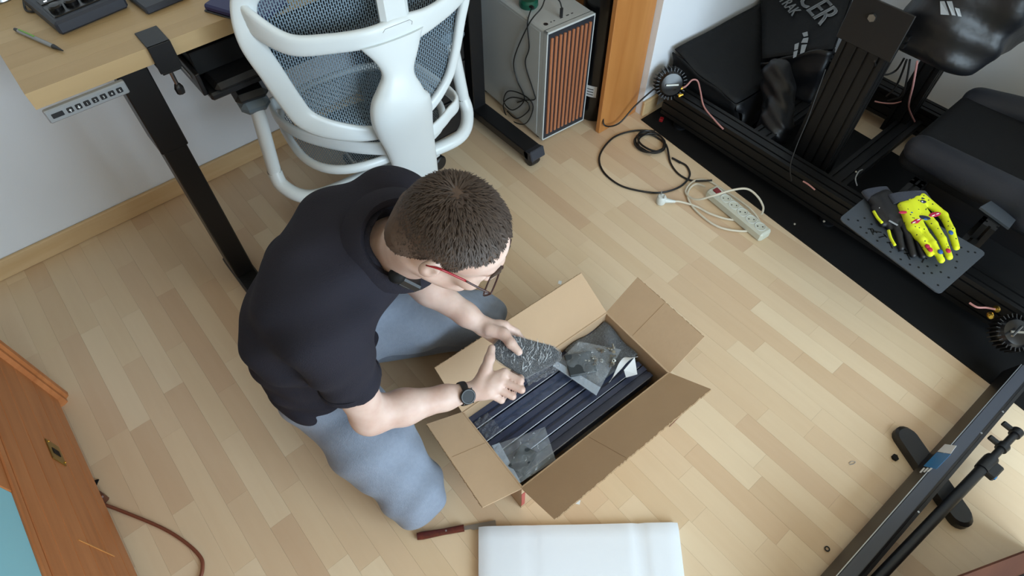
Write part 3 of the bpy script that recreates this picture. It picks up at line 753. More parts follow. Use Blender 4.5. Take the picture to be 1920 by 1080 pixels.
# ------------------------------------------------------------------ cabinet at the left
t = thing('wooden_cabinet', (-0.78, 0.85, 0), 'orange wooden cabinet with brass keyhole plate at the left edge', 'cabinet')
XC = -0.53
MB().span((-1.03, -0.2, 0.03), (XC-0.012, 1.585, 1.15), 0.003).build('carcass', 'orange_wood', t)
ze = [0.032, 0.085, 0.165, 0.245, 0.325, 0.40, 0.46]
for i in range(len(ze)-1): MB().span((XC-0.014, 0.44, ze[i]+0.0005), (XC, 1.574, ze[i+1]-0.0005), 0.002).build('board', 'orange_wood', t)
post = [(0, 0.0), (0.012, 0.006), (0.012, 0.02), (0.02, 0.026), (0.022, 0.04), (0.014, 0.05), (-0.02, 0.05), (-0.02, 0.0)]
MB().prism([(XC+x, 1.572+y) for x, y in post], 1.15, None, (0, 0, 0)).build('corner_post', 'orange_wood', t)
MB().span((XC-0.014, 0.44, 0.475), (XC+0.004, 1.575, 0.50), 0.003).build('rail', 'orange_wood', t)
MB().span((XC-0.012, 0.44, 0.50), (XC-0.002, 1.0, 1.14), 0.001).build('blue_panel', 'turquoise', t)
MB().span((XC-0.012, 1.0, 0.50), (XC+0.0, 1.575, 1.14), 0.002).build('upper_board', 'orange_wood', t)
kp = MB().span((XC, 1.222, 0.185), (XC+0.003, 1.292, 0.245), 0.001).build('keyhole_plate', 'brass', t)
MB().span((XC+0.002, 1.246, 0.200), (XC+0.0045, 1.266, 0.232), 0.0008).build('keyhole', 'black_matte', kp)
for y_, z_ in ((1.23, .192), (1.284, .238)): MB().ball((XC+0.004, y_, z_), 0.003, 8).build('pin', 'gold', kp)
MB().span((XC, 0.940, 0.13), (XC+0.002, 0.944, 0.29), 0.0005).build('split_edge', 'panel_wood', t)
q = P(190, 930, 0)
t = thing('brown_cable', (q[0], q[1], 0), 'brown cable curving over the floor from under the wooden cabinet', 'cable')
MB().tube([P(192, 945, .012), P(225, 957, .008), P(300, 988, .006), P(345, 1015, .006), P(374, 1042, .006), P(380, 1062, .006), P(372, 1090, .006), P(340, 1130, .006)], 0.0048, 8, smooth=6).build('cord', 'cable_brown', t)
MB().box(P(190, 932, .018), (0.02, 0.03, 0.035), rotz(0.3), 0.004).build('strap_end', 'dark_red_wood', t)
q = P(181, 905, 0); MB().prism([(-0.008, -0.006), (0.01, -0.002), (0.004, 0.008)], 0.004, rotz(0.6), q).build('dark_chip', 'black_matte', label='tiny black triangular chip on the floor beside the wooden cabinet', cat='chip')

# ------------------------------------------------------------------ wooden chest bottom right
a, b = P(1795, 1082, .30), P(1925, 1033, .30); R_ = frame((b-a)*A(1, 1, 0)); L_ = 0.6; c = a+R_[:, 0]*0.15-R_[:, 1]*0.17
t = thing('wooden_chest', (c[0], c[1], 0), 'dark red wooden chest at the bottom right corner', 'chest')
MB().box(c+A(0, 0, -0.158), (L_, 0.33, 0.284), R_, 0.004).build('body', 'dark_red_wood', t)
MB().box(c+A(0, 0, -0.0075), (L_+0.02, 0.345, 0.016), R_, 0.004).build('lid', 'dark_red_wood', t)
MB().box(c+A(0, 0, 0.001)+R_[:, 1]*0.13, (L_-0.03, 0.004, 0.002), R_, 0.0005).build('inlay_line', 'black_matte', t)

# ------------------------------------------------------------------ black bar stand lower right
t = thing('bar_stand', (1.35, -0.31, 0), 'long black metal bar on flat rounded feet lying at lower right', 'stand')
bx0, bx1 = 0.45, 1.83
def bv_(x, y, z): return A(x, y-0.032*(x-0.85), z)
sec = [(-.262, .03), (-.263, .04), (-.277, .1), (-.313, .1), (-.319, .094), (-.319, .03)]
MB().ring_loft([[bv_(x, y, z) for y, z in sec] for x in (bx0, bx1)]).build('beam', 'black_plastic', t)
def strip(y0, z0, y1, z1, th=.0015):
    d_ = nrm(A(0, y1-y0, z1-z0)); n_ = A(0, -d_[2], d_[1]); n_ = n_ if n_[2] > 0 else -n_; r = []
    for x in (bx0, bx1): r.append([bv_(x, y0, z0), bv_(x, y1, z1), bv_(x, y1, z1)+n_*th, bv_(x, y0, z0)+n_*th])
    return MB().ring_loft(r)
strip(-.2815, .1, -.311, .1, .002).build('top_strip', 'bar_grey', t, smooth=0)
strip(-.2772, .1, -.2795, .1, .0012).build('bright_line', 'steel', t, smooth=0)
for k in range(2): strip(-.319, .088-.03*k, -.328+.004*k, .084-.03*k, .003).build('side_rail', 'black_metal', t, smooth=0)
for px, py in ((1722, 960), (1840, 812), (1880, 772)): MB().lathe(P(px, py, .1018), (0, 0, 1), [(0.0035, 0), (0.003, 0.0012), (0, 0.0014)], 10).build('screw', 'steel', t)
for f0, f1 in (((1680, 805), (1808, 992)),):
    a, b = P(*f0, .0), P(*f1, .0); d_ = nrm(b-a); s_ = A(-d_[1], d_[0], 0); r_ = 0.031; pl = []
    for c_, sg in ((b-d_*r_, 1), (a+d_*r_, -1)):
        for k in range(9):
            an = -math.pi/2+math.pi*k/8; pl.append(c_+(d_*math.cos(an)+s_*math.sin(an))*r_*sg)
    cen_ = sum(pl)/len(pl); rings = []
    for sc, z in ((1.0, 0), (1.0, .022), (0.93, .030)): rings.append([cen_+(p-cen_)*sc*A(1, 1, 0)+A(0, 0, z-cen_[2]*0) for p in pl])
    MB().ring_loft(rings).build('foot', 'black_plastic', t, smooth=30)
def onslope(px, py):
    q0 = bv_(.85, -.270, .07); e1 = nrm(A(1, -.032, 0)); e2 = nrm(A(0, -.014, .06)); n_ = np.cross(e1, e2); n_ = n_ if n_[2] > 0 else -n_
    d = ray(px, py); return CAM+d*(((q0-CAM)@n_)/(d@n_))+n_*.0008
def label_quad(name, m, pts): MB().slab([onslope(x, y) for x, y in pts], .0006).build(name, m, t, smooth=0)
label_quad('blue_label', 'label_blue', [(1732, 874), (1756, 880), (1783, 852), (1757, 848)])
label_quad('white_label', 'paper_white', [(1758, 847), (1783, 851), (1794, 836), (1772, 833)])
for k in range(3): label_quad('print_line', 'paper_white', [(1724+7*k, 886-1*k), (1727+7*k, 887-1*k), (1735+7*k, 878), (1732+7*k, 877)])
ta, tb = P(1640, 1090, .07), P(1905, 812, .07); dt = nrm(tb-ta)
t = thing('support_tube', tuple((ta+tb)/2*A(1, 1, 0)), 'black round tube with clamps lying beside the long black bar', 'tube')
MB().cyl(ta-dt*0.3, tb-dt*0.17, 0.0145, n=18).build('outer_tube', 'black_plastic', t)
MB().cyl(tb-dt*0.17, tb, 0.0105, n=16).build('inner_tube', 'black_plastic', t)
MB().lathe(tb-dt*0.19, dt, [(0.0, 0), (0.018, 0.001), (0.019, 0.02), (0.019, 0.05), (0.017, 0.06), (0, 0.061)], 20).build('collar', 'black_plastic', t)
Rt = frame(dt); c = tb-dt*0.165-Rt[:, 1]*0.022
MB().box(c, (0.055, 0.03, 0.022), Rt, 0.004).build('lock_lever', 'black_plastic', t)
MB().box(c-Rt[:, 1]*0.012-dt*0.02+A(0, 0, .006), (0.012, 0.008, 0.006), Rt, 0.001).build('blue_tab', 'label_blue', t)
for k, s0 in enumerate((0.0, -0.075)):
    MB().lathe(tb+dt*(s0-0.012), dt, [(0.0, 0), (0.016, 0.001), (0.017, 0.02), (0.015, 0.024), (0, 0.025)], 18).build('clamp_ring', 'black_plastic', t)
    MB().box(tb+dt*s0+Rt[:, 1]*0.024, (0.016, 0.035, 0.014), Rt, 0.003).build('clamp_arm', 'black_plastic', t)
# odds and ends on the floor
MB().tube([P(1551, 1029, .003)+0.006*A(math.cos(a), math.sin(a), 0) for a in np.linspace(0, 2*math.pi, 16, endpoint=False)], 0.0018, 6, closed=True).build('rubber_ring', 'black_plastic', label='small black rubber ring on the floor left of the bar', cat='ring')
q = P(1678, 858, .005); MB().prism([(-0.009, -0.004), (-0.003, -0.01), (0.009, -0.005), (0.010, 0.004), (0.002, 0.009), (-0.006, 0.006)], 0.009, rotz(0.5), q-A(0, 0, .005)).build('black_scrap', 'black_matte', label='crumpled black scrap on the floor by the bar foot', cat='scrap')
MB().tube([P(1592, 869, .002), P(1597, 865, .002), P(1604, 866, .002), P(1600, 870, .002), P(1593, 871, .002)], 0.0008, 6, smooth=4).build('clear_clip', 'grey_panel', label='tiny clear plastic clip on the floor', cat='clip')
for px, py, nm in ((1050, 530, 'tiny white paper scrap behind the box'), (1083, 941, 'tiny white paper scrap in front of the box')):
    MB().prism([(-0.008, -0.005), (0.007, -0.006), (0.008, 0.006), (-0.006, 0.007)], 0.0015, rotz(px), P(px, py, 0)).build('paper_scrap', 'paper_white', label=nm, cat='paper')
MB().tube([P(1255, 800, .002), P(1262, 793, .003), P(1272, 783, .002), P(1285, 770, .002)], 0.0012, 6, smooth=4).build('painted_shadow_strip', 'cable_brown', label='thin dark strip painted in for the shadow beside the right box flap', cat='strip')  # dark tube stands in for a piece of shadow on the floor
# foam sheet and knife
fa, fb, fc, fd = P(897, 986, .026), P(1272, 978, .026), P(1296, 1180, .026), P(897, 1180, .026)
g = []
for i in range(15):
    v = i/14; row = []
    for j in range(31):
        u = j/30; p = (fa*(1-u)+fb*u)*(1-v)+(fd*(1-u)+fc*u)*v
        row.append(p+A(0, 0, -0.005*math.exp(-((u-.255)/.012)**2)-0.006*math.exp(-((u-.80)/.015)**2)+0.003*math.sin(u*9)*0.5-0.006*max(0, 1-u/.02)-0.006*max(0, 1-(1-u)/.02)-0.006*max(0, 1-v/.03)))
    g.append(row)
MB().sheet(g, 0.022).build('foam_sheet', 'foam_white', label='white folded foam packing sheet lying in front of the box', cat='foam', smooth=60)
a, b, c = P(782, 1006, .008), P(870, 990, .010), P(925, 983, .008)
t = thing('kitchen_knife', (a[0], a[1], 0), 'kitchen knife with dark red wooden handle half under the foam sheet', 'knife')
d_ = nrm((b-a)*A(1, 1, 0)); s_ = A(-d_[1], d_[0], 0); Ln = np.linalg.norm((b-a)[:2])
MB().sweep([a+A(0, 0, .0), a+d_*Ln*.12, a+d_*Ln*.55, b], [0.0095, 0.011, 0.0085, 0.0095], [0.006, 0.007, 0.007, 0.007], 12, power=3).build('handle', 'knife_wood', t, smooth=50)
for f_ in (0.62, 0.88): MB().lathe(a+d_*Ln*f_+A(0, 0, .0065), (0, 0, 1), [(0.0028, 0), (0.0026, .0012), (0, .0014)], 10).build('rivet', 'steel', t)
MB().prism([(0, -.005), (.018, -.005), (.025, -.009), (.09, -.009), (.09, .007), (0, .006)], 0.0018, np.stack([d_, s_, A(0, 0, 1)], 1), b+A(0, 0, -.004)).build('blade', 'steel', t)

# ------------------------------------------------------------------ power strip and floor cables
a, b = P(1338, 352, .045), P(1436, 432, .045); d_ = nrm((b-a)*A(1, 1, 0)); Rs = frame(d_); Ls = np.linalg.norm((b-a)[:2])+.02
c = (a+b)/2*A(1, 1, 0)
t = thing('power_strip', (c[0], c[1], 0), 'white power strip with red switch on the floor beside the black mat', 'power strip')
MB().box(c+A(0, 0, .021), (Ls, 0.058, 0.042), Rs, 0.008).build('housing', 'strip_plastic', t)
sw = MB().box(c-d_*(Ls/2-.03)+A(0, 0, .044), (0.026, 0.024, 0.007), Rs @ np.array([[math.cos(.12), 0, math.sin(.12)], [0, 1, 0], [-math.sin(.12), 0, math.cos(.12)]]), 0.002).build('switch', 'red_switch', t)
for i in range(5):
    q = c+d_*(-Ls/2+.078+i*(Ls-.115)/4)+A(0, 0, .0425)
    so = MB().lathe(q, (0, 0, 1), [(0.0215, -.002), (0.0215, .001), (0.019, .0012), (0.0185, -.001), (0, -.0012)], 24).build('socket', 'white_plastic', t)
    for s_ in (-1, 1): MB().lathe(q+Rs[:, 1]*0.0095*s_*0+d_*0.0095*s_*0+nrm(d_+Rs[:, 1])*0.0095*s_, (0, 0, 1), [(0.0028, -.002), (0.0028, .0004), (0, .0004)], 8).build('hole', 'strip_hole', so)
z = .006
wc = [P(1322, 350, .02), P(1305, 345, .012), P(1292, 355, z), P(1290, 372, z), P(1305, 395, z), P(1340, 422, z), P(1375, 432, z), P(1410, 432, z), P(1425, 420, z), P(1405, 390, .02), P(1350, 352, z), P(1325, 338, z), P(1300, 340, z), P(1285, 360, z), P(1305, 374, .02), P(1340, 366, .06), P(1370, 357, .075), P(1400, 354, .075), P(1420, 368, .06), P(1431, 388, .03), P(1428, 402, .02)]
MB().tube(wc, 0.0042, 8, smooth=6).build('cord', 'cable_white', t)
wc = [P(1262, 378, .016), P(1275, 378, .01), P(1305, 387, z), P(1330, 400, z), P(1360, 410, z), P(1385, 413, z)]
MB().tube(wc, 0.0042, 8, smooth=6).build('cord', 'cable_white', t)
q = P(1240, 374, .02)
pg = MB().lathe(q-A(0, 0, .018), (0, 0, 1), [(0, 0), (0.017, 0), (0.019, .006), (0.019, .03), (0.015, .036), (0, .037)], 20).build('mains_plug', 'white_plastic', t)
MB().sweep([q, P(1250, 376, .018), P(1266, 378, .014)], [0.013, 0.010, 0.005], None, 10).build('cord_grip', 'white_plastic', pg, smooth=60)
for s_ in (-1, 1): MB().cyl(q+A(0.004*s_, 0.01*s_, .016), q+A(0.004*s_, 0.01*s_, .036), 0.0022, n=8).build('pin', 'steel', pg)
z = .0045
t = thing('coiled_cable', P(1218, 270, 0), 'black cable with a small coil looping over the floor by the mat corner', 'cable')
pts = [P(1228, 246, z), P(1190, 245, z), P(1150, 258, z), P(1125, 290, z), P(1130, 320, z), P(1160, 346, z), P(1200, 358, z), P(1240, 361, z), P(1275, 350, z), P(1293, 330, z), P(1288, 312, z), P(1275, 304, z)]
MB().tube(pts, 0.0042, 8, smooth=6).build('cord', 'cable_black', t)
MB().cyl(P(1276, 305, .006), P(1260, 296, .006), 0.0055, 0.004, 10).build('connector', 'black_plastic', t)
cc = P(1219, 271, 0); pts = []
for k in range(46):
    a = k*2*math.pi/12+0.6; r_ = 0.062+0.008*math.sin(k*0.9)+0.004*math.cos(k*.37); pts.append(cc+A(r_*math.cos(a)*1.0+.004*math.sin(k*.5), r_*1.02*math.sin(a), .0045+.0045*(k//12)+.002*math.sin(k*1.7)))
pts += [P(1252, 280, .012), P(1257, 305, z), P(1272, 326, z), P(1295, 338, z), P(1320, 339, .008), P(1335, 338, .012)]
MB().tube(pts, 0.0042, 8, smooth=4).build('coil', 'cable_black', t)
# ------------------------------------------------------------------ cardboard box and its contents
ba = math.radians(-2.5); RB3 = rotz(ba); BC = A(0.653, 0.5175, 0); BL, BW, BH = 0.562, 0.276, 0.17
def B(x, y, z=0.0): return BC+RB3@A(x, y, z)
t = thing('cardboard_box', BC, 'open brown cardboard box with four spread flaps in front of the kneeling person', 'box', rz=ba)
T_ = 0.005
MB().box(B(0, 0, T_/2), (BL, BW, T_), RB3).build('bottom', 'card', t, smooth=0)
for s_ in (-1, 1):
    MB().box(B(0, s_*(BW/2-T_/2), BH/2), (BL, T_, BH), RB3, 0.001).build('side_wall', 'card', t)
    MB().box(B(s_*(BL/2-T_/2), 0, BH/2), (T_, BW-2*T_, BH), RB3, 0.001).build('end_wall', 'card', t)
hFR, hNR, hNL, hFL = B(BL/2, BW/2, BH), B(BL/2, -BW/2, BH), B(-BL/2, -BW/2, BH), B(-BL/2, BW/2, BH)
def flap(a, b, c, d, lab):
    """a,b hinge; c,d outer corners (c next to b)"""
    nn0 = np.cross(b-a, d-a); dd = c-CAM; c = CAM+dd*(((a-CAM)@nn0)/(dd@nn0))
    o = MB().slab([a, b, c, d], 0.005).build('flap', 'card', t, smooth=0, label=lab)
    nn = nrm(np.cross(b-a, d-a)); nn = nn if nn[2] > 0 else -nn
    e = nrm(c-d); g = MB(); n_ = int(np.linalg.norm(c-d)/0.006)
    for k in range(n_):
        q = d+(c-d)*((k+0.5)/n_)-nn*0.0025+nrm(d-a)*random.uniform(-.0008, .0012)
        g.box(q, (0.0048, 0.0025, 0.0046), np.stack([e, nrm(np.cross(nn, e)), nn], 1))
    g.build('corrugated_edge', 'card_edge', o, smooth=0, kind='stuff')
    m0, m1 = a+(d-a)*0.02+(b-a)*0.42, a+(d-a)*0.97+(b-a)*0.44
    MB().tube([m0+nn*0.0002, m1+nn*0.0002], 0.0006, 5).build('crease', 'card_edge', o)
    return o
flap(hFR, hNR, P(1320, 632, .245), P(1195, 520, .25), 'right end flap of the box')
flap(hFL, hFR, P(1090, 512, .27), P(815, 690, .265), 'far long flap of the box, under the hands')
flap(hNL, hNR, P(1332, 729, .255), P(1040, 973, .25), 'near long flap of the box')
flap(hFL, hNL, P(905, 951, .185), P(800, 795, .19), 'left end flap of the box')
MB().box(B(-BL/2+.006, -BW/2-.0008, .07), (0.012, 0.0012, 0.10), RB3).build('tape', 'tape_red', t, smooth=0)
# aluminium profiles in film
def tslot(w, h, sw=0.0075, sd=0.007, pitch=0.04, sides='tblr'):
    pts = []; hw, hh = w/2, h/2
    def run(L, on):
        n_ = max(1, int(round(L/pitch))); out = []
        if not on: return out
        for k in range(n_):
            c = -L/2+L*(k+.5)/n_; out += [(c-sw/2, 0), (c-sw/2, sd), (c+sw/2, sd), (c+sw/2, 0)]
        return out
    pts.append((-hw, -hh)); pts += [(x, -hh+d) for x, d in run(w, 'b' in sides)]
    pts.append((hw, -hh)); pts += [(hw-d, x) for x, d in run(h, 'r' in sides)]
    pts.append((hw, hh)); pts += [(-x, hh-d) for x, d in run(w, 't' in sides)]
    pts.append((-hw, hh)); pts += [(-hw+d, -x) for x, d in run(h, 'l' in sides)]
    return pts
def bar(mb, a, b, w, h, up=(0, 0, 1), **kw):
    a, b = np.asarray(a, float), np.asarray(b, float); x = nrm(b-a); s_ = np.cross(x, up)
    if np.linalg.norm(s_) < 1e-3: s_ = np.cross(x, (0, 1, 0))
    s_ = nrm(s_); u = np.cross(s_, x); sec = tslot(w, h, **kw)
    return mb.ring_loft([[p+s_*q[0]+u*q[1] for q in sec] for p in (a, b)])
order = ['first, half hidden under the hands', 'second from the far side', 'third, in the middle of the row', 'fourth from the far side', 'fifth and nearest to the near flap']
for i in range(5):
    y = 0.111-0.0475*i; zc = 0.098-0.002*(i % 2)
    o = thing('aluminium_profile', B(0, y, 0.076), 'dark blue film wrapped profile in the box, '+order[i], 'profile', 'wrapped profiles in the box', rz=ba)
    g = MB(); bar(g, B(-.268, y, zc), B(.262-.02*(i == 0), y, zc), 0.0425, 0.043, sw=.010, sd=.007, pitch=.0425, sides='tb'); g.build('extrusion', 'profile_blue', o, smooth=0)
    MB().tube([B(-.266, y-.0206, zc+.0212), B(.25, y-.0206, zc+.0212)], 0.0015, 6).build('edge_highlight', 'painted_highlight', o)  # pale tube stands in for the highlight on this edge
    if i != 1: continue
    gr = []
    for k in range(41):
        x = -.268+.53*k/40; gr.append([B(x, y+q, zc+.0225+.0018*math.sin(x*90+q*200+i)+.001*math.sin(x*230+i*2)) for q in np.linspace(-.019, .019, 7)])
    MB().sheet(gr).build('film', 'sleeve_film', o, smooth=180, fixn=False)
o = thing('gap_shade_bar', B(0, -.122, .006), 'black bar put in for the shaded gap along the near side inside the box', 'profile', rz=ba)  # black bar stands in for the shade in this gap
g = MB(); bar(g, B(-.27, -.119, .04), B(.26, -.119, .04), 0.024, 0.06); g.build('extrusion', 'black_metal', o, smooth=0)
g = MB(); 
gr = [[B(x, -.116+q, .078+.004*math.sin(x*60+q*150)) for q in np.linspace(-.014, .016, 6)] for x in np.linspace(-.1, .06, 30)]
MB().sheet(gr).build('film', 'cling', o, smooth=180, fixn=False)
o = thing('filler_block', B(0, .0, .006), 'dark packed parts under the profiles inside the box', 'packing', rz=ba)
MB().box(B(0, .022, .04), (.52, .21, .066), RB3, .003).build('block', 'black_matte', o)
# grey bag in the far right corner
gr = []
for i in range(16):
    row = []
    for j in range(14):
        u, v = i/15, j/13; p = B(.10+.17*u, .128-.15*v, .128+.012*math.sin(u*7+v*3)*math.sin(v*5+1)+.012*math.sin(math.pi*u)*math.sin(math.pi*v)); row.append(p)
    gr.append(row)
o = thing('grey_bag', B(.185, .05, .12), 'dark grey plastic wrapped part in the far right corner of the box', 'bag', rz=ba)
MB().sheet(gr, .003).build('wrapper', 'plate_grey', o, smooth=180)
MB().sheet([[p+A(0, 0, .004) for p in r] for r in gr]).build('film', 'cling', o, smooth=180, fixn=False)
def zipbag(name, lab, corners, zs, content, n=18):
    """corners: far-left, far-right, near-right, near-left in the photograph; z height per corner"""
    c4 = [P(px, py, z) for (px, py), z in zip(corners, zs)]
    cen = sum(c4)/4; o = thing(name, (cen[0], cen[1], min(zs)-.01), lab, 'bag')
    top = []; bot = []
    for i in range(n+1):
        r1, r2 = [], []
        for j in range(n+1):
            u, v = i/n, j/n; p = (c4[0]*(1-u)+c4[1]*u)*(1-v)+(c4[3]*(1-u)+c4[2]*u)*v
            e = (math.sin(math.pi*u)*math.sin(math.pi*v))**0.6
            k = 0.016*e+0.003*math.sin(u*17+v*5)*e+0.003*math.sin(v*21-u*9)*e
            r1.append(p+A(0, 0, k)); r2.append(p+A(0, 0, -.002-.003*e))
        top.append(r1); bot.append(r2)
    MB().sheet(top).build('front_film', 'bag_film', o, smooth=180, fixn=False)
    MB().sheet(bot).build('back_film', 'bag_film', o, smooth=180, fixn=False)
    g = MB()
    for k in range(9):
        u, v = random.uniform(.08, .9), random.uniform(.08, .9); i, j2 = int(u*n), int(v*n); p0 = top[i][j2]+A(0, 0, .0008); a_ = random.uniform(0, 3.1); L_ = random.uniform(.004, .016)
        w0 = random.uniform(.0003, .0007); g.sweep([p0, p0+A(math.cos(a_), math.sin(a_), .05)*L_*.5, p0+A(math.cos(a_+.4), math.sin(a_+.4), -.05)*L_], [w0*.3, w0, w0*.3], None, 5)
    g.build('painted_film_glints', 'painted_glint', o, smooth=180, kind='stuff')  # white ridges stand in for glints on the bag
    return o, c4
o, c4 = zipbag('zip_bag', 'clear zip bag of metal hardware in the middle of the box', [(1085, 640), (1165, 655), (1118, 742), (1036, 686)], [.16, .155, .145, .15], None)
MB().slab([c4[3]+A(0, 0, .002), c4[2]+A(0, 0, .002), c4[2]+(c4[1]-c4[2])*.16+A(0, 0, .004), c4[3]+(c4[0]-c4[3])*.16+A(0, 0, .004)], .001).build('zip_strip', 'bag_zip', o, smooth=0)
MB().box(P(1088, 682, .157), (.085, .075, .010), rotz(-.5), .003).build('bracket', 'bag_content', o)
for k in range(16):
    px, py = 1125+random.uniform(-20, 26), 668+random.uniform(-16, 20)
    MB().lathe(P(px, py, .155+random.uniform(0, .008)), (random.uniform(-1, 1), random.uniform(-1, 1), random.uniform(.2, 1)), [(0, 0), (.006, 0), (.006, .006), (.003, .006), (.003, .016), (0, .016)], 8).build('bolt', 'steel_part', o)
o, c4 = zipbag('zip_bag', 'clear zip bag with a black part at the left end of the box', [(922, 836), (1022, 800), (1042, 862), (965, 912)], [.155, .15, .15, .165], None)
MB().slab([c4[0]+A(0, 0, .002), c4[3]+A(0, 0, .002), c4[3]+(c4[2]-c4[3])*.14+A(0, 0, .004), c4[0]+(c4[1]-c4[0])*.14+A(0, 0, .004)], .001).build('zip_strip', 'bag_zip', o, smooth=0)
MB().box(P(980, 862, .160), (.075, .052, .012), rotz(.35), .003).build('bracket', 'bag_content', o)
# white paper strip
o = thing('paper_strip', P(1172, 690, .13), 'twisted white paper strip lying on the profiles near the right end', 'paper')
a1 = catmull([P(1143, 716, .135), P(1152, 702, .15), P(1163, 686, .165), P(1176, 672, .17), P(1190, 670, .168)], 5)
gr = [[p+A(.009*math.cos(i*.12), .009*math.sin(i*.12)+.0, .006*math.sin(i*.25))*s_*(0.4+0.6*min(1, i/10)) for s_ in (-1, 0, 1)] for i, p in enumerate(a1)]
MB().sheet(gr, .0006).build('twist', 'paper_white', o, smooth=60)
MB().slab([P(1170, 694, .165), P(1190, 670, .172), P(1195, 702, .15), P(1174, 708, .145)], .001).build('square_end', 'paper_white', o, smooth=0)
# crumpled clear film at the left end
gr = []
for i in range(20):
    row = []
    for j in range(12):
        u, v = i/19, j/11; row.append(B(-.265+.05*v, .105-.07*u, .125+.014*abs(math.sin(u*14+v*5))+.008*math.sin(v*19)))
    gr.append(row)
MB().sheet(gr).build('film_crumple', 'cling', label='crumpled clear film at the far left corner inside the box', cat='film', smooth=180, fixn=False)
# plate held in the hands
ZP = 0.385
poly = [(922, 645), (935, 632), (957, 626), (1000, 637), (1040, 648), (1053, 660), (1050, 676), (1028, 688), (1000, 702), (984, 710), (968, 700), (945, 686), (926, 672)]
def plz(px, py): return ZP+0.02*(py-668)/80*-1
pp = [P(x, y, plz(x, y)) for x, y in poly]; cen = sum(pp)/len(pp)
PLC = cen
o = thing('wrapped_plate', (cen[0], cen[1], cen[2]-.01), 'grey metal plate wrapped in clear cling film held in both hands', 'plate')
def shrink(k): return [cen+(p-cen)*k for p in pp]
MB().slab(shrink(.94), .007).build('plate', 'plate_grey', o, smooth=0)
ring0 = catmull(pp, 3, True); rings = []
for k, dz in ((.0, .005), (.3, .0055), (.6, .005), (.85, .0035), (.97, .001), (1.0, -.003), (.96, -.009), (.5, -.012)):
    rings.append([cen+(p-cen)*k+A(0, 0, dz+.0014*math.sin(i*2.1+k*9)*(k > .2)) for i, p in enumerate(ring0)])
MB().ring_loft(rings).build('cling_film', 'cling', o, smooth=180)
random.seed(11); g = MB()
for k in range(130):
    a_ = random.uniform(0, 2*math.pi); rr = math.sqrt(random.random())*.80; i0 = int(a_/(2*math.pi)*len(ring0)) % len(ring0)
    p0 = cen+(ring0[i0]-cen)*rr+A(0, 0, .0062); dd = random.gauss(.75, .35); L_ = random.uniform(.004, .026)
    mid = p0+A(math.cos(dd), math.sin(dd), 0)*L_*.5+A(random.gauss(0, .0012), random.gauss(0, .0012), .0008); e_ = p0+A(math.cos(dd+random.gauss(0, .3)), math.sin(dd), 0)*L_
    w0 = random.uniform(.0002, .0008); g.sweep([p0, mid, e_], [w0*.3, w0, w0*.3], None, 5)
g.build('painted_film_glints', 'painted_glint', o, smooth=180, kind='stuff')  # white ridges painted in for specular glints on the cling film
tail = [[P(985+60*u, 708-30*u, plz(990, 700)-.004)+A(-.005*v, -.018*v, -.012*v+.003*math.sin(u*25+v*4)) for v in np.linspace(0, 1, 5)] for u in np.linspace(0, 1, 20)]
MB().sheet(tail).build('film_tail', 'cling', o, smooth=180, fixn=False)

# ------------------------------------------------------------------ racing rig
mt = [A(1.905, 1.345, 0), A(1.784, -.307, 0), A(1.74, -.75, 0), A(2.52, -.80, 0), A(2.60, 1.345, 0)]
MB().slab([p+A(0, 0, .005) for p in mt], .005).build('floor_mat', 'black_matte', label='black floor mat under the racing rig', cat='mat', smooth=0)
t = thing('racing_rig', (2.3, .4, 0), 'black aluminium profile racing simulator frame along the right wall', 'simulator')
rig = t
def rb(name, a, b, w, h, up=(0, 0, 1), **kw):
    g = MB(); bar(g, a, b, w, h, up, **kw); return g.build(name, 'black_profile', t, smooth=0)
rb('near_rail', (2.00, 1.29, .105), (1.995, -.75, .105), .08, .12)
rb('far_rail', (2.72, 1.29, .105), (2.72, -.75, .105), .08, .12)
for y in (1.22, .52, -.55): rb('cross_member', (2.04, y, .10), (2.68, y, .10), .08, .04)
rb('pedal_rail', (2.04, .86, .12), (2.68, .86, .12), .08, .04)
po = rb('upright', (2.14, .66, .05), (2.14, .66, .70), .16, .08, up=(1, 0, 0))
MB().box((2.095, .66, .69), (.008, .20, .16), None, .002).build('mount_plate', 'black_metal', po)
MB().cyl(PX(1637, 32, 2.09), PX(1637, 32, 2.09)-A(.01, 0, 0), .013, n=6).build('bolt', 'steel', po)
po = rb('upright', (2.64, .56, .05), (2.64, .56, .70), .08, .08, up=(1, 0, 0))
rb('wheel_deck', (2.14, .60, .66), (2.66, .60, .66), .08, .04)
for y in (1.2, .45, -.45):
    MB().lathe((2.0, y, 0.005), (0, 0, 1), [(0, 0), (.03, 0), (.03, .01), (.012, .016), (.012, .04), (0, .04)], 16).build('levelling_foot', 'black_plastic', t)
# shifter plate with arms
rb('plate_arm', (1.70, .035, .315), (2.04, .035, .315), .04, .04); rb('plate_arm', (1.70, .27, .315), (2.04, .27, .315), .04, .04)
rb('arm_post', (2.02, .035, .16), (2.02, .035, .335), .04, .04, up=(1, 0, 0)); rb('arm_post', (2.02, .27, .16), (2.02, .27, .335), .04, .04, up=(1, 0, 0))
pq = [P(1573, 410, .35), P(1642, 354, .35), P(1850, 474, .35), P(1762, 552, .35)]
def rq(pts, r=.1):
    out = []
    for i, p in enumerate(pts):
        a_, b_ = pts[i-1], pts[(i+1) % len(pts)]; d1 = nrm(a_-p)*.014; d2 = nrm(b_-p)*.014
        out += [p+d1, p+d1*.29+d2*.29, p+d2]
    return out
pt = MB().slab(rq(pq), .004).build('shifter_plate', 'plate_grey', t, smooth=0)
random.seed(3)
def plate_uv(u, v): return (pq[0]*(1-u)+pq[3]*u)*(1-v)+(pq[1]*(1-u)+pq[2]*u)*v
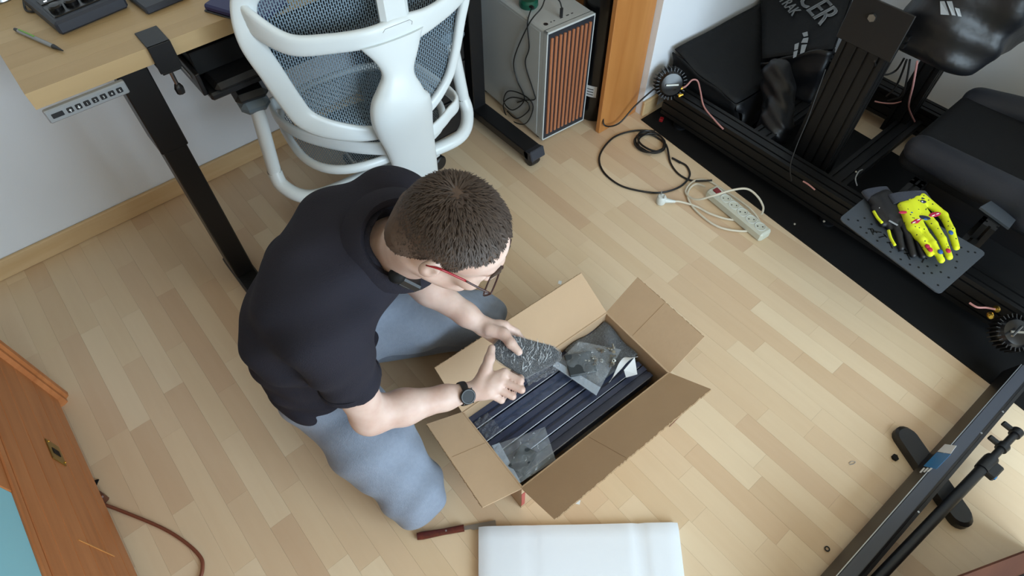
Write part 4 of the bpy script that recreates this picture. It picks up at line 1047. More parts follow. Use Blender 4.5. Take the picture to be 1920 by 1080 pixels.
for u, v in [(.06, .1), (.06, .9), (.94, .1), (.94, .9), (.8, .12), (.84, .2), (.78, .25), (.88, .3), (.82, .35), (.74, .15), (.9, .6), (.86, .7), (.93, .5), (.8, .55), (.12, .2), (.18, .12), (.25, .1), (.14, .32), (.3, .22), (.68, .1), (.95, .3), (.9, .85), (.78, .8), (.84, .85), (.22, .3), (.36, .1), (.5, .08), (.6, .08)]:
    MB().lathe(plate_uv(u, v)+A(0, 0, .0002), (0, 0, 1), [(.0035, 0), (.0035, .0004), (0, .0004)], 10).build('hole', 'black_matte', pt)
for u, v, a in [(.27, .18, .9), (.36, .22, -.4), (.46, .18, .9), (.55, .22, -.4), (.62, .2, .9), (.72, .3, .2), (.3, .24, 2.2)]:
    c = plate_uv(u, v)+A(0, 0, .0004); d_ = A(math.cos(a), math.sin(a), 0); s_ = A(-d_[1], d_[0], 0)
    MB().box(c, (.026, .004, .0006), np.stack([d_, s_, A(0, 0, 1)], 1)).box(c+d_*.011, (.004, .016, .0006), np.stack([d_, s_, A(0, 0, 1)], 1)).build('slot', 'black_matte', pt, smooth=0)
rb('handbrake_arm', (1.96, .02, .16), (1.96, .02, .395), .04, .08, up=(1, 0, 0))
MB().slab([P(1838, 388, .405), P(1862, 374, .405), P(1913, 402, .405), P(1893, 428, .405)], .008).build('handbrake_plate', 'plate_grey', t, smooth=0)
for (px, py), z in (((1490, 420), .05), ((1545, 415), .12), ((1605, 322), .17), ((1910, 560), .15)):
    MB().lathe(P(px, py, z), (-.6, -.3, .6), [(.004, -.006), (.004, .002), (.003, .003), (0, .003)], 10).build('bolt', 'steel_part', t)
# shakers
def shaker(c, ax, lab, s=1.0):
    o = thing('bass_shaker', (c[0], c[1], c[2]-.08*s), lab, 'bass shaker', 'bass shakers on the rig'); ax = nrm(ax); F_ = frame(ax)
    MB().lathe(c-ax*.03*s, ax, [(0, 0), (.052*s, 0), (.056*s, .006*s), (.056*s, .05*s), (.045*s, .062*s), (.02*s, .066*s), (0, .066*s)], 32).build('drum', 'black_gloss', o)
    for k in range(26):
        a = 2*math.pi*k/26; r_ = F_[:, 1]*math.cos(a)+F_[:, 2]*math.sin(a)
        MB().box(c+r_*.06*s, (.05*s, .014*s, .0035*s), np.stack([ax, r_, np.cross(ax, r_)], 1)).build('fin', 'black_plastic', o, smooth=0)
    MB().box(c+ax*.037*s, (.006*s, .055*s, .008*s), np.stack([ax, F_[:, 1], F_[:, 2]], 1), .001).build('handle_bar', 'steel_part', o)
    return o
o = shaker(P(1256, 155, .20), (-.55, -.75, .35), 'black finned bass shaker with gold terminals at the rig end by the wall')
for px, py in ((1276, 166), (1272, 180)):
    c = P(px, py, .19); MB().lathe(c, (.6, -.5, .3), [(0, 0), (.0085, 0), (.009, .006), (.006, .012), (.004, .02), (0, .02)], 12).build('terminal', 'gold', o)
o = shaker(P(1895, 625, .14), (-.3, -.3, .9), 'black bass shaker with gold terminals at the right edge beside the mat', .9)
for px, py in ((1868, 578), (1856, 590)):
    c = P(px, py, .16); MB().lathe(c, (-.7, -.3, .3), [(0, 0), (.010, 0), (.010, .012), (.006, .018), (0, .018)], 12).build('terminal', 'gold', o)
MB().cyl(P(1898, 630, .19), P(1916, 612, .19), .004, n=8).build('pin', 'steel', o)
MB().tube([P(1280, 165, .2), P(1288, 160, .21), P(1298, 150, .22), P(1308, 152, .21), P(1313, 170, .19), P(1320, 200, .17), P(1340, 225, .165), P(1356, 242, .16)], .0035, 8, smooth=6).build('speaker_wire', 'copper_wire', label='red and clear twin wire from the shaker terminals along the rail', cat='wire')
MB().tube([P(1818, 568, .15), P(1832, 576, .155), P(1850, 577, .16), P(1866, 580, .17)], .0035, 8, smooth=6).build('speaker_wire', 'copper_wire', label='short clear twin wire at the right edge shaker', cat='wire')
MB().tube([P(1506, 340, .172), P(1516, 346, .175), P(1528, 356, .17)], .003, 8, smooth=4).build('speaker_wire', 'copper_wire', label='pale wire end lying on the rail left of the shifter plate', cat='wire')
MB().tube([P(1548, 130, .5), P(1530, 180, .42), P(1514, 225, .34), P(1495, 270, .26), P(1482, 310, .2), P(1484, 340, .172)], .0022, 8, smooth=6).build('thin_cable', 'cable_black', label='thin black cable hanging in front of the upright post', cat='cable')
MB().tube([P(1607, 348, .168), P(1604, 335, .19), P(1610, 322, .2), P(1617, 318, .18)], .0022, 8, smooth=4).build('cable_tie', 'grey_panel', label='grey cable tie loop standing on the near rail', cat='cable tie')
MB().box(P(1240, 224, .03), (.022, .016, .014), rotz(.4), .002).build('red_connector', 'red_switch', label='small dark red connector on the mat below the shaker', cat='connector')
# cables under the wheel
for k, pts in enumerate([[(1640, 115, .6), (1645, 130, .55), (1660, 140, .5), (1680, 132, .5), (1695, 110, .58)], [(1700, 112, .6), (1690, 140, .5), (1678, 165, .4), (1662, 180, .2)], [(1706, 112, .6), (1700, 150, .5), (1690, 180, .3), (1665, 188, .2)], [(1720, 115, .6), (1712, 160, .45), (1704, 200, .25), (1715, 228, .12)]]):
    MB().tube([P(*p) for p in pts], .0035, 8, smooth=6).build('hanging_cable', 'cable_black' if k < 3 else 'copper_wire', label=['black cable loop hanging under the covered wheel', 'black cable hanging straight below the covered wheel', 'thin black cable beside the far post', 'pale wire running down the far post'][k], cat='cable')
MB().tube([P(1640, 190, .18), P(1655, 193, .18), P(1675, 194, .18), P(1690, 190, .2)], .003, 8, smooth=5).build('hanging_cable', 'copper_wire', label='pale wire lying on the cross member by the wall', cat='wire')
# pedal cover (soft hood)
z_ = .30
h1 = [P(1270, 95, .30), P(1490, -18, .30), P(1585, -10, .34), P(1560, 70, .36), P(1500, 105, .36), P(1415, 112, .33), P(1370, 120, .31), P(1290, 138, .25)]
o = thing('pedal_cover', (2.35, 1.1, 0), 'black fabric dust cover with white lettering over the pedals by the wall', 'cover')
def patch(c4, n=14, m=14, amp=.008, seed=0):
    """bilinear cloth patch with folds: c4 corners in order"""
    gr = []
    for i in range(n+1):
        row = []
        for j in range(m+1):
            u, v = i/n, j/m; p = (c4[0]*(1-u)+c4[1]*u)*(1-v)+(c4[3]*(1-u)+c4[2]*u)*v
            row.append(p+A(0, 0, 1)*(amp*math.sin(u*6+seed)*math.sin(v*5+seed*2)+amp*.5*math.sin(u*13+v*9+seed))+A(1, 0, 0)*amp*.6*math.sin(v*11+u*3+seed))
        gr.append(row)
    return gr
lipA, lipB = A(2.035, 1.345, .29), A(2.84, 1.345, .29); fr_ = [A(2.80, 1.0, .16), A(2.10, 1.03, .172)]
MB().sheet(patch([lipA, lipB, fr_[0], fr_[1]], 16, 12, .006, 1), .006).build('top_cloth', 'black_fabric', o, smooth=180)
MB().sheet(patch([fr_[1], fr_[0], A(2.64, .93, .05), A(2.14, .97, .05)], 14, 14, .014, 3), .006).build('front_cloth', 'black_leather', o, smooth=180)
MB().sheet(patch([lipA, fr_[1], A(2.14, .98, .05), A(2.07, 1.33, .06)], 10, 10, .008, 5), .006).build('side_cloth', 'black_fabric', o, smooth=180)
bag = SDF()
for px, py, z, r in ((1455, 140, .26, .055), (1462, 180, .2, .06), (1455, 225, .14, .06), (1450, 250, .10, .055)): bag.ell(P(px, py, z), (r, r*1.1, r*1.2), None, .05)
c_ = P(1456, 200, .18)
V, F = bag.mesh(c_-A(.25, .25, .2), c_+A(.25, .25, .25), .008, lambda p: .007*np.sin(p[:, 0]*55+p[:, 2]*40)*np.sin(p[:, 1]*48-p[:, 2]*70))
np_obj('hanging_fold', V, F, 'black_leather', o)
# lettering on the pedal cover: follows the diagonal seen on its top
def onplane(px, py, q, n):
    d = ray(px, py); return CAM+d*(((q-CAM)@n)/(d@n))
q3 = [P(1440, 60, .28), P(1590, -30, .46), P(1540, 110, .35)]
pn = nrm(np.cross(q3[1]-q3[0], q3[2]-q3[0])); pn = pn if pn[2] > 0 else -pn
hump = [onplane(x, y, q3[0], pn) for x, y in ((1425, -45), (1610, -45), (1562, 92), (1430, 112))]
MB().sheet(patch(hump, 12, 12, .003, 2), .006).build('raised_cloth', 'black_fabric', o, smooth=180)
dn = A(0, 0, 1)
MB().sheet(patch([hump[3], hump[2], hump[2]*A(1, 1, 0)+A(-.02, -.02, .14), hump[3]*A(1, 1, 0)+A(0, -.02, .12)], 12, 12, .010, 4), .006).build('raised_front', 'black_leather', o, smooth=180)
MB().sheet(patch([hump[2], hump[1], hump[1]*A(1, 1, 0)+A(0, 0, .14), hump[2]*A(1, 1, 0)+A(0, 0, .14)], 10, 10, .008, 6), .006).build('raised_side', 'black_fabric', o, smooth=180)
pq0 = q3[0]+pn*.013
a, b = onplane(1492, -24, pq0, pn), onplane(1549, 38, pq0, pn); ex = nrm(b-a); ey = np.cross(pn, ex); Rl = np.stack([ex, ey, pn], 1)
ht = np.linalg.norm(onplane(1525, 22, pq0, pn)-onplane(1545, 10, pq0, pn)); W_ = np.linalg.norm(b-a)
def bold(body, size, org):
    g = MB()
    for k in (-1, 0, 1): text_on(g, body, size, org+ex*size*.022*k, Rl, 'RIGHT')
    g.build('lettering', 'grey_panel', o, smooth=0)
bold('RACER', W_*.42, onplane(1555, 38, pq0, pn)); bold('TRAK', W_*.2, onplane(1493, 26, pq0, pn))
def logo(parent, quads, qq, nn, mname='grey_panel'):
    for qd in quads:
        MB().slab([onplane(x, y, qq, nn) for x, y in qd], .001).build('logo_mark', mname, parent, smooth=0)
logo(o, [[(1504, 62), (1514, 59), (1515, 67), (1507, 69)], [(1502, 80), (1506, 72), (1516, 70), (1514, 80)], [(1500, 101), (1503, 84), (1513, 83), (1508, 98)], [(1490, 83), (1498, 80), (1496, 92), (1489, 94)], [(1487, 109), (1488, 97), (1496, 94), (1493, 106)]], pq0, pn)
# wheel cover
wc_ = SDF()
wc_.box(A(2.42, .50, .80), (.24, .16, .19), rotz(.1), .06, .05); wc_.ell(A(2.26, .50, .72), (.12, .12, .14), None, .06); wc_.ell(A(2.55, .42, .72), (.16, .12, .15), None, .06)
V, F = wc_.mesh((1.9, .15, .45), (2.85, .9, 1.15), .012, lambda p: .012*np.sin(p[:, 0]*22+p[:, 2]*17)*np.sin(p[:, 1]*26+p[:, 0]*9)+.006*np.sin(p[:, 2]*60+p[:, 0]*31))
o = thing('wheel_cover', (2.4, .5, .55), 'crumpled black leatherette cover over the steering wheel at top right', 'cover')
np_obj('cloth', V, F, 'black_leather', o)
from mathutils.bvhtree import BVHTree
def caster(parts):
    vs = []; fs = []
    for V_, F_ in parts: fs += [tuple(int(q)+len(vs) for q in f) for f in F_]; vs += [tuple(v) for v in V_]
    return BVHTree.FromPolygons(vs, fs)
wbv = caster([(V, F)])
def hit(bv, px, py):
    d = Vector(nrm(ray(px, py))); r = bv.ray_cast(Vector(CAM), d); return np.array(r[0]), nrm(np.array(r[1]))
for qd in [[(1763, 2), (1771, 2), (1780, 28), (1764, 27)], [(1775, 2), (1785, 2), (1792, 29), (1785, 28)], [(1790, 14), (1799, 16), (1803, 31), (1796, 30)]]:
    try:
        pts = [hit(wbv, x, y)[0] for x, y in qd]; nn = hit(wbv, *np.mean(qd, 0))[1]; MB().add([p+nn*.0025 for p in pts]+[p-nn*.004 for p in pts], [(0, 1, 2, 3), (7, 6, 5, 4), (0, 4, 5, 1), (1, 5, 6, 2), (2, 6, 7, 3), (3, 7, 4, 0)]).build('logo_mark', 'grey_panel', o, smooth=0)
    except Exception: pass
# seat
def seat_part(name, s, lo, hi, m, h=.011, par=None):
    V, F = s.mesh(lo, hi, h); return np_obj(name, V, F, m, par or rig)
s = SDF(); s.box(A(2.34, .06, .33), (.23, .33, .06), None, .04, .03); seat = seat_part('seat', s, (2.0, -.35, .2), (2.7, .5, .5), 'seat_fabric'); seat['label'] = 'dark bucket seat'
s = SDF(); s.cap(A(2.13, .34, .37), A(2.06, -.05, .42), .05, .062, .03); s.cap(A(2.06, -.05, .42), A(2.08, -.28, .52), .062, .07, .03); seat_part('bolster', s, (1.9, -.45, .25), (2.3, .5, .65), 'seat_edge', par=seat)
s = SDF(); s.cap(A(2.54, .34, .37), A(2.60, -.05, .42), .05, .062, .03); s.cap(A(2.60, -.05, .42), A(2.58, -.28, .52), .062, .07, .03); seat_part('bolster', s, (2.4, -.45, .25), (2.75, .5, .65), 'seat_edge', par=seat)
s = SDF(); s.box(A(2.33, -.36, .70), (.24, .05, .36), np.array([[1, 0, 0], [0, math.cos(.25), -math.sin(.25)], [0, math.sin(.25), math.cos(.25)]]), .045, .03); seat_part('backrest', s, (2.0, -.75, .25), (2.7, -.15, 1.15), 'seat_fabric', par=seat)
MB().box((2.33, .05, .225), (.34, .42, .09), None, .004).build('slider_base', 'black_metal', seat)

# ------------------------------------------------------------------ gloves
def glove(name, lab, cuff, knuck, tips, bases, thumb, m, mc, zc):
    cuff = [P(*p, zc) for p in cuff]; kn = [P(*p, zc) for p in bases]; tp = [P(*p, zc-.006) for p in tips]
    cen = (sum(kn)/4+(cuff[0]+cuff[1])/2)/2; o = thing(name, (cen[0], cen[1], .351), lab, 'glove', 'pair of gloves on the grey plate')
    s = SDF(); cm = (cuff[0]+cuff[1])/2
    for k, b_ in enumerate(kn):
        c0 = cuff[0]+(cuff[1]-cuff[0])*(.12+.25*k); s.cap(c0, b_, .0125, .0125, .03)
    for b_, p in zip(kn, tp):
        mid = (b_+p)/2+A(0, 0, .006); s.cap(b_, mid, .0120, .0108, .006); s.cap(mid, p, .0108, .0095, .004)
    th = [P(*p, zc-.004) for p in thumb]; s.chain(th, [.011]*len(th), .006)
    allp = np.array(kn+tp+cuff+th); lo, hi = allp.min(0)-.03, allp.max(0)+.03
    V, F = s.mesh(lo, hi, .0026); np_obj('shell', V, F, m, o)
    c2 = [cuff[0], cuff[1]]; d_ = nrm(cm-sum(kn)/4); 
    MB().sweep([cm-d_*.004, cm+d_*.02, cm+d_*.034], np.linalg.norm(c2[1]-c2[0])/2+.004, [.013, .014, .013], 16, power=2.6, fixed_up=True).build('cuff', mc, o, smooth=60)
    return o, cen
def glove_mat():
    m = D.materials.new('glove_yellow'); m.use_nodes = True; nt = m.node_tree; b = nt.nodes['Principled BSDF']; b.inputs['Roughness'].default_value = .6
    tc = nt.nodes.new('ShaderNodeTexCoord'); v = nt.nodes.new('ShaderNodeTexVoronoi'); v.inputs['Scale'].default_value = 75; v.feature = 'F1'
    nt.links.new(tc.outputs['Object'], v.inputs['Vector'])
    r = nt.nodes.new('ShaderNodeValToRGB'); r.color_ramp.interpolation = 'CONSTANT'
    e = r.color_ramp.elements; e[0].position = 0; e[0].color = (*lin((34, 34, 40)), 1); e[1].position = .17; e[1].color = (*lin((222, 230, 30)), 1)
    nt.links.new(v.outputs['Distance'], r.inputs[0]); nt.links.new(r.outputs[0], b.inputs['Base Color']); MATS['glove_yellow'] = m
glove_mat(); mat('glove_black', (22, 22, 26), .5); mat('glove_cuff', (56, 60, 72), .8, bump=.2, bscale=300); mat('motif_red', (190, 24, 70), .6); mat('motif_blue', (36, 90, 160), .6); mat('motif_navy', (22, 28, 60), .6); mat('glove_plain', (222, 230, 30), .6)
mat('motif_white', (235, 235, 235), .6)
ob, _ = glove('racing_glove', 'black palm side glove lying under the yellow glove', [(1632, 378), (1668, 362)], None, [(1668, 428), (1690, 465), (1712, 478), (1730, 480)], [(1660, 408), (1676, 418), (1690, 414), (1700, 405)], [(1640, 392), (1652, 412), (1655, 420)], 'glove_black', 'glove_cuff', .364)
gy, gc = glove('racing_glove', 'bright yellow patterned glove lying on top of the grey plate', [(1684, 390), (1735, 366)], None, [(1744, 476), (1765, 488), (1780, 482), (1793, 464)], [(1709, 428), (1729, 431), (1750, 421), (1769, 404)], [(1700, 405), (1708, 425), (1722, 445)], 'glove_yellow', 'glove_cuff', .381)
zt = .3935
def decal(parent, name, m, px, py, rx, ry, ang, z=zt, h=.002):
    c = P(px, py, z); MB().ball(c, (rx, ry, h), 14, rotz(ang)).build(name, m, parent, smooth=180)
decal(gy, 'body_motif', 'motif_navy', 1733, 408, .019, .009, -.9); decal(gy, 'body_motif', 'motif_blue', 1735, 411, .006, .004, -.9, zt+.001)
for px, py, a in ((1718, 415, .75), (1753, 402, .55)): decal(gy, 'wing_motif', 'motif_red', px, py, .022, .009, a-.95)
for px, py in ((1714, 417), (1722, 412), (1750, 404), (1758, 401)): decal(gy, 'wing_vein', 'motif_white', px, py, .007, .0015, -.3, zt+.0013)
decal(gy, 'eye_motif', 'motif_navy', 1730, 378, .012, .007, -.7); decal(gy, 'eye_pupil', 'motif_white', 1729, 378, .003, .003, 0, zt+.0012)
decal(gy, 'pill_motif', 'motif_red', 1693, 398, .014, .006, -.6); decal(gy, 'pill_motif', 'motif_blue', 1709, 399, .007, .005, -.6)
for px, py, mm in ((1744, 468, 'motif_red'), (1763, 472, 'motif_blue'), (1770, 446, 'motif_blue'), (1783, 436, 'motif_blue'), (1739, 462, 'motif_red'), (1778, 470, 'motif_red')): decal(gy, 'finger_motif', mm, px, py, .009, .0075, .6, .389, .004)
for pts in ([(1638, 396), (1645, 408), (1654, 418)], [(1666, 432), (1670, 446), (1678, 460)]):
    MB().tube([P(x, y, .376) for x, y in pts], .0045, 8, smooth=4).build('yellow_stripe', 'glove_plain', ob, smooth=180)
g = MB(); Rg = rotz(-1.2); text_on(g, 'R', .016, P(1651, 389, .3765), Rg); g.build('letter', 'motif_white', ob, smooth=0)
MB().box(P(1675, 418, .378), (.028, .007, .001), rotz(-1.5), .0003).build('label_patch', 'grey_panel', ob)
# ------------------------------------------------------------------ the person
def skin_mat():
    m = D.materials.new('skin'); m.use_nodes = True; nt = m.node_tree; b = nt.nodes['Principled BSDF']
    tc = nt.nodes.new('ShaderNodeTexCoord'); n = nt.nodes.new('ShaderNodeTexNoise'); n.inputs['Scale'].default_value = 22; n.inputs['Detail'].default_value = 3
    nt.links.new(tc.outputs['Object'], n.inputs['Vector'])
    r = nt.nodes.new('ShaderNodeValToRGB'); r.color_ramp.elements[0].position = .3; r.color_ramp.elements[1].position = .7
    r.color_ramp.elements[0].color = (*lin((208, 174, 160)), 1); r.color_ramp.elements[1].color = (*lin((224, 198, 186)), 1)
    nt.links.new(n.outputs['Fac'], r.inputs[0]); nt.links.new(r.outputs[0], b.inputs['Base Color'])
    b.inputs['Roughness'].default_value = .5; b.inputs['Subsurface Weight'].default_value = .12; b.inputs['Subsurface Radius'].default_value = (.01, .004, .002); b.inputs['Subsurface Scale'].default_value = .5
    MATS['skin'] = m
skin_mat()
mat('lip', (186, 112, 104), .45); mat('nail', (232, 178, 168), .3); mat('brow', (66, 50, 40), .8)
mat('shirt', (42, 41, 50), .9, var=.08, vscale=5, bump=.25, bscale=420, spec=.2)
mat('jeans', (134, 145, 163), .9, var=.12, vscale=90, bump=.2, bscale=300, sheen=.1)
mat('hair', (70, 57, 49), .6, var=.25, vscale=60); mat('hair_short', (86, 68, 56), .75, var=.2, vscale=160)
mat('frame_red', (150, 22, 34), .35); mat('frame_dark', (58, 30, 28), .35); mat('watch_black', (18, 18, 20), .4); mat('watch_glass', (12, 12, 14), .35, spec=.2)
film('lens', (230, 235, 235), .12, .05, 2, 0)
pelv = A(.172, .990, .315); hipR, hipL = A(.110, .932, .285), A(.243, 1.056, .285)
kneR, kneL = A(.15, .585, .088), A(.645, .915, .105); ankR, ankL = A(.135, .97, .065), A(.30, 1.10, .065); toeR, toeL = A(.15, 1.09, .04), A(.24, 1.20, .04)
fdir = nrm(A(.77, -.64, 0)); lat = nrm(A(.64, .77, 0)); lat2 = nrm(A(.72, .69, .05)); lat3 = nrm(A(.82, .55, .12))
s1, s2, s3 = A(.148, .975, .46), A(.163, .93, .62), A(.228, .875, .758); c7 = A(.335, .795, .855)
shR, shL = A(.135, .735, .745), A(.435, .915, .80)
elR, wrR = P(694, 778, .43), P(868, 738, .372); elL, wrL = P(752, 505, .50), P(905, 611, .402)
HO = A(.381, .636, .965)+RT*.009-h_*.009; yaw, pit, rol = -.93, .63, .12
Fh = A(math.cos(yaw)*math.cos(pit), math.sin(yaw)*math.cos(pit), -math.sin(pit)); Lh = A(-math.sin(yaw), math.cos(yaw), 0); Uh = np.cross(Fh, Lh)
L2 = Lh*math.cos(rol)+Uh*math.sin(rol); HR = np.stack([Fh, L2, np.cross(Fh, L2)], 1)
HS = .93
def Hd(x, y, z): return HO+HR@A(x, y, z)*HS
b = SDF()
# trunk and legs under the clothes
b.cap(hipR, hipL, .085, .085, .03); b.cap(pelv, s1, .10, .10, .05); b.cap(s1, s2, .10, .105, .05); b.cap(s2, s3, .105, .10, .05); b.cap(s3, c7-A(0, 0, .06), .09, .06, .05)
b.cap(shR, shL, .05, .05, .05); b.cap(hipR, kneR, .075, .05, .03); b.cap(hipL, kneL, .075, .05, .03); b.cap(kneR, ankR, .05, .04, .02); b.cap(kneL, ankL, .05, .04, .02)
b.cap(ankR, toeR, .038, .028, .02); b.cap(ankL, toeL, .038, .028, .02)
# neck
b.cap(c7-A(0, 0, .05)+fdir*.03, Hd(-.025, 0, -.06), .066, .062, .03)
# head
b.ell(Hd(-.012, 0, .045), A(.100, .077, .088)*HS, HR, .02); b.ell(Hd(.03, 0, .035), A(.072, .066, .072)*HS, HR, .02)
b.ell(Hd(.045, 0, -.045), A(.058, .055, .075)*HS, HR, .025); b.cap(Hd(.01, -.045, -.06), Hd(.085, -.012, -.108), .020, .020, .025); b.cap(Hd(.01, .045, -.06), Hd(.085, .012, -.108), .020, .020, .025)
b.ell(Hd(.088, 0, -.108), A(.020, .022, .018)*HS, HR, .015)
b.cap(Hd(.088, -.032, .030), Hd(.097, 0, .026), .012, .012, .012); b.cap(Hd(.088, .032, .030), Hd(.097, 0, .026), .012, .012, .012)
b.cap(Hd(.100, 0, .012), Hd(.119, 0, -.028), .0075, .0105, .012); b.ell(Hd(.112, -.012, -.034), A(.010, .008, .008)*HS, HR, .008); b.ell(Hd(.112, .012, -.034), A(.010, .008, .008)*HS, HR, .008)
for s_ in (-1, 1):
    b.ell(Hd(.104, s_*.032, .004), A(.012, .017, .011)*HS, HR, .010, 's')           # eye socket
    b.ell(Hd(.086, s_*.032, .003), A(.0135, .0135, .0125)*HS, HR, .003)             # eyeball under the lid
    b.ell(Hd(.078, s_*.045, -.025), A(.022, .018, .018)*HS, HR, .02)                # cheek
    # ear
    b.ell(Hd(-.012, s_*.082, .002), A(.019, .009, .034)*HS, HR, .006); b.ell(Hd(-.008, s_*.091, .006), A(.009, .006, .014)*HS, HR, .004, 's')
    b.ell(Hd(-.006, s_*.078, -.026), A(.009, .006, .010)*HS, HR, .006)
b.cap(Hd(.103, -.016, -.068), Hd(.103, .016, -.068), .008, .008, .008); b.cap(Hd(.112, -.02, -.0665), Hd(.112, .02, -.0665), .0025, .0025, .004, 's')
# arms
def arm(sh, el, wr):
    fa = wr-el; n_ = nrm(fa)
    b.cap(sh, el, .055, .043, .03); b.cap(el, el+fa*.35, .043, .043, .03); b.cap(el+fa*.35, el+fa*.8, .043, .030, .02); b.cap(el+fa*.8, wr, .030, .0255, .02)
arm(shR, elR, wrR); arm(shL, elL, wrL)
# hands: palm bones from wrist to knuckles, then three bones per finger
def hand(wr, mcps, fingers, thumb, nails):
    for m_ in mcps: b.cap(wr+(m_-wr)*.08, m_, .0185, .0135, .014)
    for a_, c_ in zip(mcps[:-1], mcps[1:]): b.cap(a_+(wr-a_)*.25, c_+(wr-c_)*.25, .012, .012, .012)
    for f_ in fingers: b.chain(f_, [.0105, .0098, .0090, .0080][:len(f_)], .0035)
    b.chain(thumb, [.0185, .0158, .0132, .0105], .008)
mR = [P(946, 699, .392), P(940, 714, .390), P(931, 728, .382), P(919, 739, .372)]
fR = [[mR[0], P(976, 714, .388), P(977, 707, .366), P(962, 697, .362)], [mR[1], P(978, 731, .381), P(976, 723, .358), P(958, 711, .353)],
      [mR[2], P(961, 743, .369), P(962, 735, .347), P(946, 722, .343)], [mR[3], P(940, 750, .358), P(944, 744, .338), P(932, 732, .334)]]
tR = [P(897, 722, .384), P(911, 694, .394), P(918, 672, .400), P(922, 653, .399)]
hand(wrR, mR, fR, tR, None)
mL = [P(947, 610, .404), P(944, 621, .388), P(936, 629, .374), P(924, 634, .362)]
fL = [[mL[0], P(968, 622, .384), P(982, 640, .372), P(992, 652, .366)], [mL[1], P(965, 638, .366), P(982, 656, .357), P(992, 668, .355)],
      [mL[2], P(955, 648, .355), P(972, 664, .346), P(982, 674, .345)], [mL[3], P(940, 652, .345), P(954, 666, .338), P(962, 674, .338)]]
tL = [P(917, 618, .412), P(944, 626, .412), P(958, 644, .410), P(973, 660, .402)]
hand(wrL, mL, fL, tL, None)
V, F = b.mesh((-.12, .42, -.0), (.78, 1.28, 1.13), .0034)
per = np_obj('person', V, F, 'skin', None, (pelv[0], pelv[1], 0), 'person in dark polo shirt and grey blue jeans kneeling over the open box', 'person')
def nail(tip, prev, up):
    d_ = nrm(tip-prev); u = nrm(up-d_*(up@d_)); s_ = np.cross(u, d_)
    MB().ball(tip+d_*.001+u*.0072, (.0062, .0048, .0016), 10, np.stack([d_, s_, u], 1)).build('nail', 'nail', per, smooth=180)
nail(tL[3], tL[2], A(-.3, -.35, 1)); nail(tR[3], tR[2], A(.5, .3, .8))
lp = MB().sweep([Hd(.1075, -.022, -.069), Hd(.112, -.010, -.0675), Hd(.1135, 0, -.0685), Hd(.112, .010, -.0675), Hd(.1075, .022, -.069)], .004, .003, 8, up=Fh); lp.build('lips', 'lip', per, smooth=180)
for s_ in (-1, 1): MB().sweep([Hd(.1045, s_*.016, .037), Hd(.103, s_*.030, .042), Hd(.094, s_*.050, .036)], [.004, .005, .002], [.003, .004, .002], 8).build('eyebrow', 'brow', per, smooth=180)
# polo shirt
s = SDF()
s.cap(hipR+A(0, .0, .035), hipL+A(0, 0, .035), .128, .122, .04); s.cap(s1-lat*.055, s1+lat*.055, .125, .125, .06); s.cap(s2-lat2*.07, s2+lat2*.07, .128, .128, .06); s.cap(s3-lat3*.085, s3+lat3*.085, .120, .115, .06)
s.cap(shR+A(.02, .01, 0), shL-A(.02, .01, 0), .075, .072, .06); s.cap(s3, c7-A(0, 0, .035)+fdir*.01, .10, .075, .05)
hemR = shR+(elR-shR)*.50; hemL = shL+(elL-shL)*.62
s.cap(shR, hemR, .078, .070, .04); s.cap(shL, hemL, .074, .068, .04)
s.ell(s1-fdir*.05+A(0, 0, -.02), (.10, .13, .12), np.stack([fdir, lat, A(0, 0, 1)], 1), .06)
dR, dL = nrm(elR-shR), nrm(elL-shL)
class Cut: pass
def sleeve_cut(o_, d_, R_):
    def f(p):
        q = p-o_; ax = q@d_; rr = np.sqrt(np.maximum((q*q).sum(1)-ax*ax, 0)); return np.where(rr < R_, ax, -1.0)
    s.ops.append(('i', 0, f, None, None))
sleeve_cut(hemR, dR, .105); sleeve_cut(hemL, dL, .10)
s.half(pelv+A(0, 0, -.022)+fdir*.02, nrm(A(.10, -.08, -1)))     # hem
nk = Hd(-.04, 0, -.10)
s.cap(c7+fdir*.035+A(0, 0, -.02), Hd(-.02, 0, -.05), .072, .075, .01, 's')
def folds(p):
    a = (p-s2)@lat; hgt = p[:, 2]; q = (p-s2)@fdir
    d = .005*np.sin(a*38+hgt*22)*np.sin(hgt*30-q*25+1)+.0015*np.sin(q*60+hgt*45)*np.exp(-((hgt-.38)/.10)**2)
    d += .004*np.sin(hgt*85+a*20+q*12)*np.exp(-((hgt-.36)/.09)**2)
    w_ = np.exp(-(((p-hemR)**2).sum(1))/.012); d += .004*np.sin((p@dR)*95+(p[:, 0]-p[:, 1])*40)*w_
    return d
V, F = s.mesh((-.16, .55, .18), (.62, 1.26, 1.0), .0052, folds)
shV, shF = V, F
sh_ = np_obj('polo_shirt', V, F, 'shirt', per, label='charcoal short sleeved polo shirt')
for hm, d_, r_ in ((hemR, dR, .068), (hemL, dL, .066)):
    Fm = frame(d_); pts = [hm-d_*.006+(Fm[:, 1]*math.cos(a)+Fm[:, 2]*math.sin(a))*r_ for a in np.linspace(0, 2*math.pi, 28, endpoint=False)]
    MB().sweep(pts, .004, .009, 8, True, up=d_, fixed_up=True).build('sleeve_hem', 'shirt', sh_, smooth=60)
